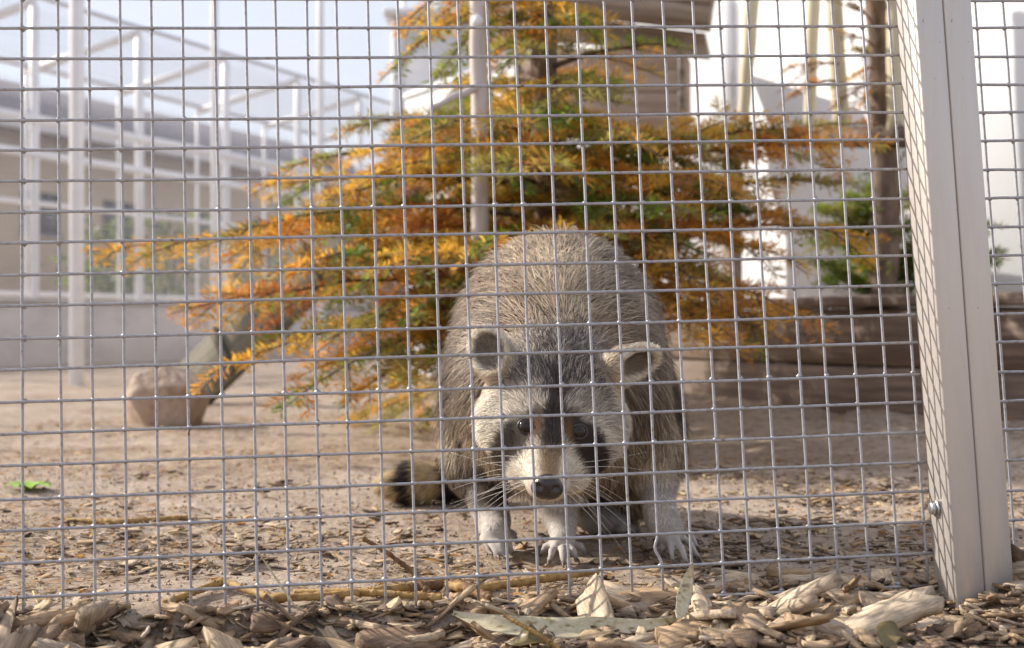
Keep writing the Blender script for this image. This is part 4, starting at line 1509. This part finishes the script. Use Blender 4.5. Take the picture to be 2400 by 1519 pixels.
def surf(s, f):
    us = np.linspace(0.04, -0.06, 400)
    d = field_at(np.array([H(s, f, q) for q in us]))
    k = np.argmax(d < 0)
    return us[k]


def uv_sphere(c, r, axes=None, nu=28, nv=18, fn=None):
    axes = np.eye(3) if axes is None else np.array(axes)
    u = np.arange(nu) / nu * 2 * np.pi
    v = np.linspace(1e-3, np.pi - 1e-3, nv)
    U, V = np.meshgrid(u, v, indexing='ij')
    d = np.stack([np.sin(V) * np.cos(U), np.sin(V) * np.sin(U), np.cos(V)], -1)
    q = d * np.asarray(r)
    if fn:
        q = fn(d, q)
    p = np.asarray(c) + q @ axes
    i = (np.arange(nu)[:, None] * nv + np.arange(nv - 1)[None])
    i2 = (((np.arange(nu) + 1) % nu)[:, None] * nv + np.arange(nv - 1)[None])
    return p.reshape(-1, 3), np.stack([i, i + 1, i2 + 1, i2], -1).reshape(-1, 4)


def eye_material():
    m, nt, b = new_mat('raccoon_eye')
    tc = N(nt, 'ShaderNodeTexNoise', Scale=600.0)
    c = ramp(nt, tc.outputs['Fac'], [(0.3, (0.012, 0.008, 0.006)), (0.7, (0.030, 0.017, 0.011))])
    nt.links.new(c, b.inputs['Base Color'])
    b.inputs['Roughness'].default_value = 0.07
    b.inputs['Specular IOR Level'].default_value = 0.35
    b.inputs['Coat Weight'].default_value = 0.15
    b.inputs['Coat Roughness'].default_value = 0.02
    return m


M_eye = eye_material()
M_lid = noise_mat('eyelid_skin', [(0.3, (0.03, 0.024, 0.024)), (0.7, (0.07, 0.06, 0.06))], scale=(300, 300, 300), rough=0.35, bump_s=0.2, bump_d=0.0005)
M_nose = noise_mat('nose_skin', [(0.3, (0.020, 0.014, 0.014)), (0.7, (0.045, 0.033, 0.032))], scale=(900, 900, 900), rough=0.26, bump_s=0.5, bump_d=0.0006, spec=0.6)
M_claw = noise_mat('claw', [(0.3, (0.06, 0.04, 0.03)), (0.7, (0.20, 0.15, 0.11))], scale=(200, 200, 200), rough=0.4, bump_s=0.0)
M_whisk = noise_mat('whisker', [(0.3, (0.72, 0.68, 0.60)), (0.7, (0.80, 0.76, 0.70))], scale=(50, 50, 50), rough=0.4, bump_s=0.0)
for sg in (-1, 1):
    su = surf(0.0232 * sg, 0.0)
    ec_ = H(0.0232 * sg, 0.0, su - 0.0046)
    axd = norm(HU * 0.8 + HF * 0.42 + HS * 0.20 * sg)
    p, q = uv_sphere(ec_, (0.0080,) * 3)
    eo = part('eye', mesh_np('eye', p, [q], smooth=True), M_eye, rac)
    # lid ring round the visible front of the eye
    a1 = norm(np.cross(axd, UPV))
    a2 = np.cross(a1, axd)
    th = np.linspace(0, 2 * np.pi, 33)[:-1]
    ring = ec_ + axd * 0.0046 + (np.cos(th)[:, None] * a1 * 0.0071 + np.sin(th)[:, None] * a2 * 0.0064)
    mbv, k = [], 7
    ph = np.arange(k) / k * 2 * np.pi
    rad = norm(ring - (ec_ + axd * 0.0046))
    tv = ring[:, None] + 0.0011 * (np.cos(ph)[None, :, None] * rad[:, None] + np.sin(ph)[None, :, None] * axd)
    i = np.arange(32)[:, None] * k
    i2 = ((np.arange(32) + 1) % 32)[:, None] * k
    j = np.arange(k)[None]
    tq = np.stack([i + j, i + (j + 1) % k, i2 + (j + 1) % k, i2 + j], -1).reshape(-1, 4)
    part('eyelid', mesh_np('eyelid', tv.reshape(-1, 3), [tq], smooth=True), M_lid, eo)


def nose_fn(d, q):
    # local axes: x side, y forward, z up
    q = q.copy()
    g = np.exp(-(d[..., 0] / 0.10) ** 2) * sstep(0.1, 0.5, d[..., 1])
    q[..., 1] -= 0.0011 * g
    for s in (-1, 1):
        e = np.exp(-((d[..., 0] - 0.52 * s) / 0.20) ** 2 - ((d[..., 2] + 0.30) / 0.20) ** 2) * (d[..., 1] > 0)
        q[..., 1] -= 0.0042 * e
    q[..., 0] *= (1 + 0.10 * d[..., 2])
    return q


nose_y = norm(HF * 0.92 + HU * 0.40)
nose_z = np.cross(HS, nose_y)
nc = H(-0.0005, 0.0585, -0.0105)
p, q = uv_sphere(nc, (0.0142, 0.0100, 0.0122), [HS, nose_y, nose_z], 48, 36, nose_fn)
part('nose', mesh_np('nose', p, [q], smooth=True), M_nose, rac)
# whiskers
for sg in (-1, 1):
    for k in range(13):
        row, colm = k % 4, k // 4
        p0 = H(sg * (0.0135 + 0.0022 * colm), 0.047 - 0.0065 * colm, -0.016 - 0.0046 * row)
        d = norm(HS * sg * 1.0 + UPV * (0.10 - 0.24 * row + rng.normal(0, 0.06)) + np.array([0, -0.25 + 0.25 * colm, 0]) + rng.normal(0, 0.05, 3))
        ln = rng.uniform(0.045, 0.085)
        t = np.linspace(0, 1, 7)[:, None]
        pts = p0 + d * ln * t - UPV * (0.016 * t ** 2) * (1 if rng.random() < .8 else -0.3) + np.array([0, 0.02, 0]) * t ** 2
        part('whisker', MB().tube(pts, 0.00027 * (1 - 0.8 * t[:, 0]), 4).mesh('whisker', smooth=True), M_whisk, rac)
for kn, tips in ((A_k, A_t), (B_k, B_t), (C_k, C_t), (D_k, D_t)):
    for a, b in zip(kn, tips):
        a, b = np.array(a), np.array(b)
        d = norm((b - a) * (1, 1, 0.2))
        pts = np.array([b - d * 0.001 + (0, 0, 0.0012), b + d * 0.004 + (0, 0, 0.0012), b + d * 0.0078 - (0, 0, 0.0014)])
        part('claw', MB().tube(pts, [0.0018, 0.0014, 0.0003], 6).mesh('claw', smooth=True), M_claw, rac)

# ------------------------------------------------------------------ mulch, litter, twigs and leaves
def chip_arrays(L, W, T, r):
    nx, nyy = 7, 4
    ys = np.linspace(-0.5, 0.5, nyy)
    e0 = -0.5 + r.normal(0, 0.10, nyy) + abs(r.normal(0, 0.12)) * (ys + 0.5) * r.choice([-1, 1]) * 0.8
    e1 = 0.5 + r.normal(0, 0.10, nyy) + abs(r.normal(0, 0.12)) * (ys + 0.5) * r.choice([-1, 1]) * 0.8
    t = np.linspace(0, 1, nx)
    x = (e0[None] * (1 - t[:, None]) + e1[None] * t[:, None]) * L
    taper = 1 - r.uniform(0, 0.55) * np.abs(t - r.uniform(0.2, 0.8)) * 1.2
    y = ys[None] * W * taper[:, None] + r.normal(0, W * 0.035, (nx, nyy)) + (r.normal(0, 0.10) * W * np.sin(t * 3))[:, None]
    bend = r.normal(0, 0.035) * L * (4 * (t - 0.5) ** 2)
    cup = r.normal(0, 0.07) * W * (ys * 2) ** 2
    zt = T * (0.5 + r.normal(0, 0.11, (nx, nyy))) + bend[:, None] + cup[None]
    zb = -T * (0.5 + r.normal(0, 0.11, (nx, nyy))) + bend[:, None] + cup[None]
    edge = (np.abs(ys) > 0.49)
    zt[:, edge] -= T * r.uniform(0, 0.25)
    V = np.concatenate([np.stack([x, y, zt], -1).reshape(-1, 3), np.stack([x + r.normal(0, 0.0008, x.shape), y * r.uniform(0.8, 1.0), zb], -1).reshape(-1, 3)])
    i = (np.arange(nx - 1)[:, None] * nyy + np.arange(nyy - 1)[None]).ravel()
    top = np.stack([i, i + nyy, i + nyy + 1, i + 1], -1)
    K = nx * nyy
    bot = top[:, ::-1] + K
    loop = [a * nyy for a in range(nx)] + [(nx - 1) * nyy + b for b in range(1, nyy)] + [a * nyy + nyy - 1 for a in range(nx - 2, -1, -1)] + [b for b in range(nyy - 2, 0, -1)]
    loop = np.array(loop)
    nxt = np.roll(loop, -1)
    side = np.stack([loop, loop + K, nxt + K, nxt], -1)
    return V, np.concatenate([top, bot, side])


crng = np.random.default_rng(21)
variants = []
for k in range(26):
    L = crng.uniform(0.026, 0.052) if k < 18 else crng.uniform(0.052, 0.080)
    W = L * crng.uniform(0.34, 0.85) if L < 0.045 else L * crng.uniform(0.22, 0.46)
    T = crng.uniform(0.0020, 0.0040) if crng.random() < 0.55 else crng.uniform(0.005, 0.010)
    V, Q = chip_arrays(L, W, T, crng)
    me = mesh_np('wood_chip', V, [Q], extra=V + crng.uniform(0, 5, 3))
    me.materials.append(M_chip)
    variants.append((me, L, W))

fence_y = lambda x: 1.160 + 0.123 * x
placed = []
n_big = 0
tries = 0
while n_big < 295 and tries < 6000:
    tries += 1
    if crng.random() < 0.80:
        x = crng.uniform(-0.46, 0.56)
        y = fence_y(x) - 0.006 - 0.16 * crng.random() ** 1.4 + (0.03 * crng.random() if x > 0.05 else 0)
    else:
        x, y = crng.uniform(0.08, 0.60), crng.uniform(1.17, 1.30)
        if crng.random() < 0.4:
            continue
    # bare earth in the middle front
    if (abs(x + 0.075) < 0.05 and abs(y - 1.085) < 0.035) and crng.random() < 0.85:
        continue
    # keep clear of the paws and the upright
    if y > 1.27 and 0.0 < x < 0.2:
        continue
    if 0.325 < x < 0.40 and 1.14 < y < 1.235:
        continue
    me, L, W = variants[crng.integers(len(variants)) if crng.random() < 0.8 else crng.integers(18)]
    o = bpy.data.objects.new('wood_chip', me)
    near = sum(1 for (a, b, c) in placed if (a - x) ** 2 + (b - y) ** 2 < 0.018 ** 2)
    z = float(ground_z(x, y)) + 0.002 + min(near, 3) * 0.0028
    tilt = 0.42 if y < fence_y(x) else 0.18
    yaw = crng.uniform(0, 2 * np.pi)
    o.rotation_euler = (crng.normal(0, tilt), crng.normal(0, tilt * 0.8), yaw)
    if crng.random() < 0.05 and y < 1.10:
        o.rotation_euler = (crng.normal(0, 0.3), crng.uniform(0.6, 1.0) * crng.choice([-1, 1]), yaw)
        z += L * 0.22
    s_ = crng.uniform(0.6, 1.35)
    o.scale = (s_, s_, s_)
    o.location = (x, y, z)
    COL.objects.link(o)
    shape = 'long splinter shaped' if W / L < 0.33 else ('broad flat' if W / L > 0.55 else 'short rough')
    if y > fence_y(x):
        where = 'on the sand inside the mesh'
    elif x > 0.25:
        where = 'outside the mesh near the post foot'
    else:
        where = 'in the mulch outside the mesh'
    tag(o, shape + ' wood chip ' + where, 'wood chip', shape + ' wood chips ' + where)
    placed.append((x, y, z))
    n_big += 1

# the finer mulch, uncountable
TONES = np.array([(0.22, 0.155, 0.11), (0.40, 0.28, 0.17), (0.50, 0.37, 0.23), (0.32, 0.25, 0.19), (0.56, 0.43, 0.27), (0.48, 0.40, 0.31), (0.62, 0.50, 0.34), (0.16, 0.11, 0.08)])


def scatter_chips(name, n, sampler, lmin, lmax, label, zjit=0.005, tilt=0.25):
    base = [chip_arrays(1.0, crng.uniform(0.2, 0.7), crng.uniform(0.05, 0.12), crng) for _ in range(14)]
    VV, QQ, CC, GG, o = [], [], [], [], 0
    for k in range(n):
        V, Q = base[crng.integers(14)]
        L = crng.uniform(lmin, lmax)
        a = crng.uniform(0, 2 * np.pi)
        Rm = np.array(Matrix.Rotation(a, 3, 'Z') @ Matrix.Rotation(crng.normal(0, tilt), 3, 'X') @ Matrix.Rotation(crng.normal(0, tilt), 3, 'Y'))
        x, y = sampler()
        z = float(ground_z(x, y)) + 0.001 + crng.random() * zjit
        VV.append((V * L) @ Rm.T + (x, y, z))
        QQ.append(Q + o)
        CC.append(np.tile(TONES[crng.integers(len(TONES))] * crng.uniform(0.8, 1.2), (len(V), 1)))
        GG.append(V * L + crng.uniform(0, 5, 3))
        o += len(V)
    me = mesh_np(name, np.concatenate(VV), [np.concatenate(QQ)], np.concatenate(CC), extra=np.concatenate(GG))
    me.materials.append(M_mulch)
    ob = bpy.data.objects.new(name, me)
    COL.objects.link(ob)
    return tag(ob, label, 'mulch', kind='stuff')


def s_front():
    while True:
        x = crng.uniform(-0.5, 0.62)
        y = fence_y(x) - 0.004 - 0.18 * crng.random() ** 1.3 + (0.035 * crng.random() if x > 0.05 else 0.008)
        if abs(x + 0.075) < 0.045 and abs(y - 1.085) < 0.03:
            continue
        return x, y


def s_back():
    while True:
        x, y = crng.uniform(-0.62, 0.75), crng.uniform(1.15, 2.3)
        dens = 0.9 if x > 0.12 else 0.30
        dens *= sstep(0.35, 0.6, fbm(np.array(x * 7.), np.array(y * 5.), 44, 3)) * 1.4 + 0.12
        if crng.random() < dens * (0.5 + 0.5 * (y < 1.5)):
            return x, y


scatter_chips('wood_mulch', 2600, s_front, 0.006, 0.028, 'fine broken wood mulch heaped along the outside of the fence')
scatter_chips('bark_litter', 2100, s_back, 0.004, 0.021, 'scattered bark and wood litter on the sand inside the enclosure', 0.003, 0.15)

# dropped needles and fibres
nl_ = 19000
lx, ly = [], []
while len(lx) < nl_:
    x, y = crng.uniform(-1.1, 1.1, 4000), 1.1 + 2.6 * crng.random(4000) ** 1.6
    dn = sstep(0.36, 0.62, fbm(x * 5, y * 4, 61, 3)) + 0.12
    k = crng.random(4000) < dn
    lx += list(x[k])
    ly += list(y[k])
lx, ly = np.array(lx[:nl_]), np.array(ly[:nl_])
pz = ground_z(lx, ly) + 0.0012 + 0.002 * crng.random(nl_)
pp = np.stack([lx, ly, pz], 1)
aa = crng.uniform(0, 2 * np.pi, nl_)
dd = np.stack([np.cos(aa), np.sin(aa), crng.normal(0, 0.18, nl_)], 1)
ee = np.stack([-np.sin(aa), np.cos(aa), crng.normal(0, 0.5, nl_)], 1)
ll = crng.uniform(0.006, 0.022, nl_)[:, None]
wv = crng.uniform(0.0005, 0.0016, nl_)[:, None]
LV = np.stack([pp - dd * ll / 2, pp + ee * wv, pp + dd * ll / 2, pp - ee * wv], 1).reshape(-1, 3)
lt = np.array([(0.56, 0.44, 0.27), (0.26, 0.15, 0.07), (0.46, 0.33, 0.18), (0.16, 0.10, 0.06), (0.50, 0.40, 0.26), (0.44, 0.22, 0.06)])
LC = np.repeat(lt[crng.integers(0, 6, nl_)] * crng.uniform(0.8, 1.2, (nl_, 1)), 4, 0)
lm = mesh_np('needle_litter', LV, [np.arange(nl_ * 4).reshape(-1, 4)], LC)
lm.materials.append(M_needle)
lo_ = bpy.data.objects.new('needle_litter', lm)
COL.objects.link(lo_)
tag(lo_, 'dropped brown needles and fibres strewn over the sand', 'litter', kind='stuff')


# crumbs of soil
nc_ = 12000
cx, cy = crng.uniform(-0.75, 0.8, nc_), 0.95 + 1.3 * crng.random(nc_) ** 1.3
cr_ = 0.0006 + 0.0020 * crng.random(nc_) ** 3
cp = np.stack([cx, cy, ground_z(cx, cy) + cr_ * 0.5], 1)
oct_ = np.array([(1, 0, 0), (0, 1, 0), (-1, 0, 0), (0, -1, 0), (0, 0, 1), (0, 0, -1)], float)
CV = cp[:, None] + oct_[None] * cr_[:, None, None] * crng.uniform(0.6, 1.3, (nc_, 6, 1))
ct = np.array([(0, 1, 4), (1, 2, 4), (2, 3, 4), (3, 0, 4), (1, 0, 5), (2, 1, 5), (3, 2, 5), (0, 3, 5)])
CT = (np.arange(nc_)[:, None, None] * 6 + ct[None]).reshape(-1, 3)
CCo = np.repeat(np.array([(0.36, 0.29, 0.22)]) * crng.uniform(0.45, 1.15, (nc_, 1)), 6, 0)
cm = mesh_np('soil_crumbs', CV.reshape(-1, 3), [CT], CCo)
cm.materials.append(M_skin)
co_ = bpy.data.objects.new('soil_crumbs', cm)
COL.objects.link(co_)
tag(co_, 'loose crumbs of sandy soil on the ground', 'soil', kind='stuff')


def ground_pt(px, py, lift=0.0):
    """where this pixel meets the ground"""
    z = 0.0
    for _ in range(4):
        d = (CAM_H - z - lift) / (py - 759.5) * FPX
        p = P(px, py, d)
        z = float(ground_z(p[0], p[1]))
    p[2] = z + lift
    return p


def twig(name, pts, r0, r1, mat, label, scars=True, seg=90):
    pts = np.array(pts)
    dist = np.concatenate([[0], np.cumsum(np.linalg.norm(np.diff(pts, axis=0), axis=1))])
    t = np.linspace(0, dist[-1], seg)
    q = np.stack([np.interp(t, dist, pts[:, k]) for k in range(3)], 1)
    for _ in range(6):
        q[1:-1] = 0.25 * q[:-2] + 0.5 * q[1:-1] + 0.25 * q[2:]
    rr = np.linspace(r0, r1, seg)[:, None] * (1 + crng.normal(0, 0.09 if scars else 0.04, (seg, 8)))
    kn = crng.choice(seg, 4)
    for k in kn:
        rr[max(0, k - 1):k + 2] *= 1.25
    mb = MB().tube(q, rr, 8)
    base = q[0].copy()
    root = thing(name, base, label, 'twig')
    part('stem', mb.mesh('stem', smooth=True), mat, root)
    if scars:
        mb = MB()
        tan = norm(np.gradient(q, axis=0))
        for k in range(int(dist[-1] / 0.0022)):
            i = crng.integers(2, seg - 2)
            d = norm(np.cross(tan[i], crng.normal(0, 1, 3)))
            p = q[i] + d * rr[i, 0] * 0.9
            e = norm(d + tan[i] * 0.7)
            s1 = norm(np.cross(e, tan[i]))
            w = 0.0006
            mb.add([p - tan[i] * w - s1 * w, p + tan[i] * w - s1 * w, p + s1 * w, p + e * 0.0019], [], [(0, 1, 3), (1, 2, 3), (2, 0, 3)])
        part('needle_scar', mb.mesh('needle_scar'), M_dtwig, root, kind='stuff')
    return root


twig('fir_twig', [ground_pt(382, 1412, .004), ground_pt(520, 1418, .006), ground_pt(640, 1402, .006), ground_pt(800, 1408, .006), ground_pt(965, 1428, .006)], 0.0032, 0.0036, M_twig, 'long bare yellow fir twig lying along the fence')
twig('fir_twig', [ground_pt(690, 1388, .006), ground_pt(830, 1386, .008), ground_pt(1035, 1400, .007)], 0.0026, 0.0030, M_twig, 'short bare yellow fir twig beside the longer one')
twig('fir_twig', [ground_pt(1010, 1392, .004), P(960, 1335, 1.205), P(900, 1290, 1.205), P(850, 1262, 1.205)], 0.0023, 0.0017, M_dtwig, 'thin brown fir twig poking up from the ground')
twig('fir_twig', [ground_pt(1000, 1425, .005), ground_pt(1110, 1388, .006), ground_pt(1260, 1358, .006), ground_pt(1400, 1344, .006)], 0.0042, 0.0030, M_twig, 'thicker ochre fir twig reaching towards the fore paw')
twig('fir_twig', [ground_pt(960, 1432, .005), ground_pt(1060, 1418, .007), ground_pt(1150, 1402, .006)], 0.0052, 0.0036, M_dtwig, 'dark forked twig stump where the yellow twigs meet')
twig('fir_twig', [ground_pt(150, 1221, .003), ground_pt(280, 1224, .003), ground_pt(440, 1213, .003)], 0.0034, 0.0030, M_twig, 'straight yellow twig on the sand away from the fence')
twig('grass_stem', [ground_pt(735, 1500, .004), P(690, 1420, 1.09), P(640, 1345, 1.09), P(602, 1290, 1.09)], 0.0010, 0.0006, M_dryleaf, 'thin dry grass stem leaning in front of the mesh', scars=False)
twig('grass_stem', [ground_pt(78, 1462, .004), P(95, 1430, 1.15), P(112, 1398, 1.15)], 0.0009, 0.0005, M_ochreleaf, 'short ochre grass stem standing against the mesh', scars=False)
twig('fir_twig', [ground_pt(1310, 1519, .012), P(1250, 1480, 1.05), P(1180, 1442, 1.06)], 0.0022, 0.0012, M_twig, 'thin orange twig tip slanting over the large pale leaf')


def leaf(name, pts, width, nrm, mat, label, cat='leaf', curl=0.15, seg=26):
    pts = np.array(pts)
    dist = np.concatenate([[0], np.cumsum(np.linalg.norm(np.diff(pts, axis=0), axis=1))])
    t = np.linspace(0, dist[-1], seg)
    q = np.stack([np.interp(t, dist, pts[:, k]) for k in range(3)], 1)
    for _ in range(5):
        q[1:-1] = 0.25 * q[:-2] + 0.5 * q[1:-1] + 0.25 * q[2:]
    f = t / dist[-1]
    w = width * np.sin(np.pi * np.clip(f, 0.02, 0.985)) ** 0.62 * (1 - 0.25 * f) / 2
    tan = norm(np.gradient(q, axis=0))
    side = norm(np.cross(tan, np.asarray(nrm, float)))
    up = np.cross(side, tan)
    rows = []
    cr = np.linspace(-1, 1, 7)
    for c in cr:
        wav = 0.06 * width * np.sin(f * 17 + c * 3)
        rows.append(q + side * (w * c)[:, None] + up * (curl * width * c * c + wav * abs(c))[:, None])
    top = np.stack(rows, 1)
    bot = top - up[:, None] * 0.00045
    n, m = seg, 7
    V = np.concatenate([top.reshape(-1, 3), bot.reshape(-1, 3)])
    i = (np.arange(n - 1)[:, None] * m + np.arange(m - 1)[None]).ravel()
    a = np.stack([i, i + 1, i + m + 1, i + m], -1)
    K = n * m
    e1 = np.arange(n - 1) * m
    e2 = e1 + m - 1
    Q = np.concatenate([a, a[:, ::-1] + K, np.stack([e1, e1 + m, e1 + m + K, e1 + K], -1), np.stack([e2 + m, e2, e2 + K, e2 + m + K], -1)])
    me = mesh_np(name, V, [Q], smooth=True)
    return solo(name, me, mat, q[0], label, cat)


leaf('dry_leaf', [P(1062, 1440, 1.120), P(1180, 1472, 1.100), P(1330, 1476, 1.098), P(1480, 1472, 1.100), P(1590, 1456, 1.110)], 0.021, (0, -0.75, 0.65), M_dryleaf, 'long pale dry leaf blade lying on the mulch')
leaf('dry_leaf', [ground_pt(1588, 1452, .014), P(1602, 1400, 1.125), P(1614, 1350, 1.13), P(1622, 1318, 1.13)], 0.0145, (0.2, -0.95, 0.25), M_dryleaf, 'narrow cream leaf standing upright against the mesh', curl=0.1)
leaf('dead_leaf', [ground_pt(1195, 1519, .008), ground_pt(1235, 1492, .02), ground_pt(1290, 1506, .012)], 0.026, (0, -0.5, 0.9), M_olive, 'dark olive dead leaf curled in the mulch')
leaf('dead_leaf', [ground_pt(2075, 1519, .01), ground_pt(2085, 1480, .018), ground_pt(2125, 1508, .01)], 0.022, (0, -0.6, 0.8), M_olive, 'small olive dead leaf below the pale splinter')
leaf('yellow_leaf', [ground_pt(1966, 992, .0), P(1974, 965, 3.22), P(1983, 930, 3.2)], 0.022, (0.2, -0.97, 0.1), M_ochreleaf, 'yellow leaf standing upright before the sleepers')
leaf('brown_leaf', [ground_pt(520, 1312, .003), ground_pt(555, 1296, .016), ground_pt(592, 1306, .003)], 0.026, (0, -0.3, 0.95), M_bark, 'curled dark brown leaf on bare sand')
# big pale splinter at the post foot
V, Q = chip_arrays(0.078, 0.024, 0.010, np.random.default_rng(4))
sp = ground_pt(2095, 1440, .018)
me = mesh_np('wood_splinter', V, [Q], np.tile((0.66, 0.55, 0.41), (len(V), 1)), extra=V + 3.3)
me.materials.append(M_mulch)
o = bpy.data.objects.new('wood_splinter', me)
o.location = sp
o.rotation_euler = (0.55, -0.36, 0.12)
COL.objects.link(o)
tag(o, 'large pale wood splinter resting at the foot of the aluminium post', 'wood splinter')
# weed
wd0 = ground_pt(66, 1152, 0)
weed = thing('weed', wd0, 'small bright green weed growing in the sand', 'plant')
for k in range(9):
    a = k / 9 * 2 * np.pi + 0.3 * crng.random()
    L = crng.uniform(0.026, 0.040)
    d = np.array([math.cos(a), math.sin(a), 0])
    t = np.linspace(0, 1, 6)
    c = wd0 + d * (L * t)[:, None] + UPV * (0.010 * np.sin(t * 2.4) + 0.003)[:, None]
    sdv = np.cross(d, UPV)
    w = 0.009 * np.sin(np.pi * np.clip(t, 0.08, 0.97)) ** 0.7
    V = np.concatenate([c - sdv * w[:, None], c + UPV * -0.001, c + sdv * w[:, None]])
    i = np.arange(5)
    Q = np.concatenate([np.stack([i, i + 6, i + 7, i + 1], -1), np.stack([i + 6, i + 12, i + 13, i + 7], -1)])
    part('leaf', mesh_np('leaf', V, [Q], smooth=True), M_leafgreen, weed)
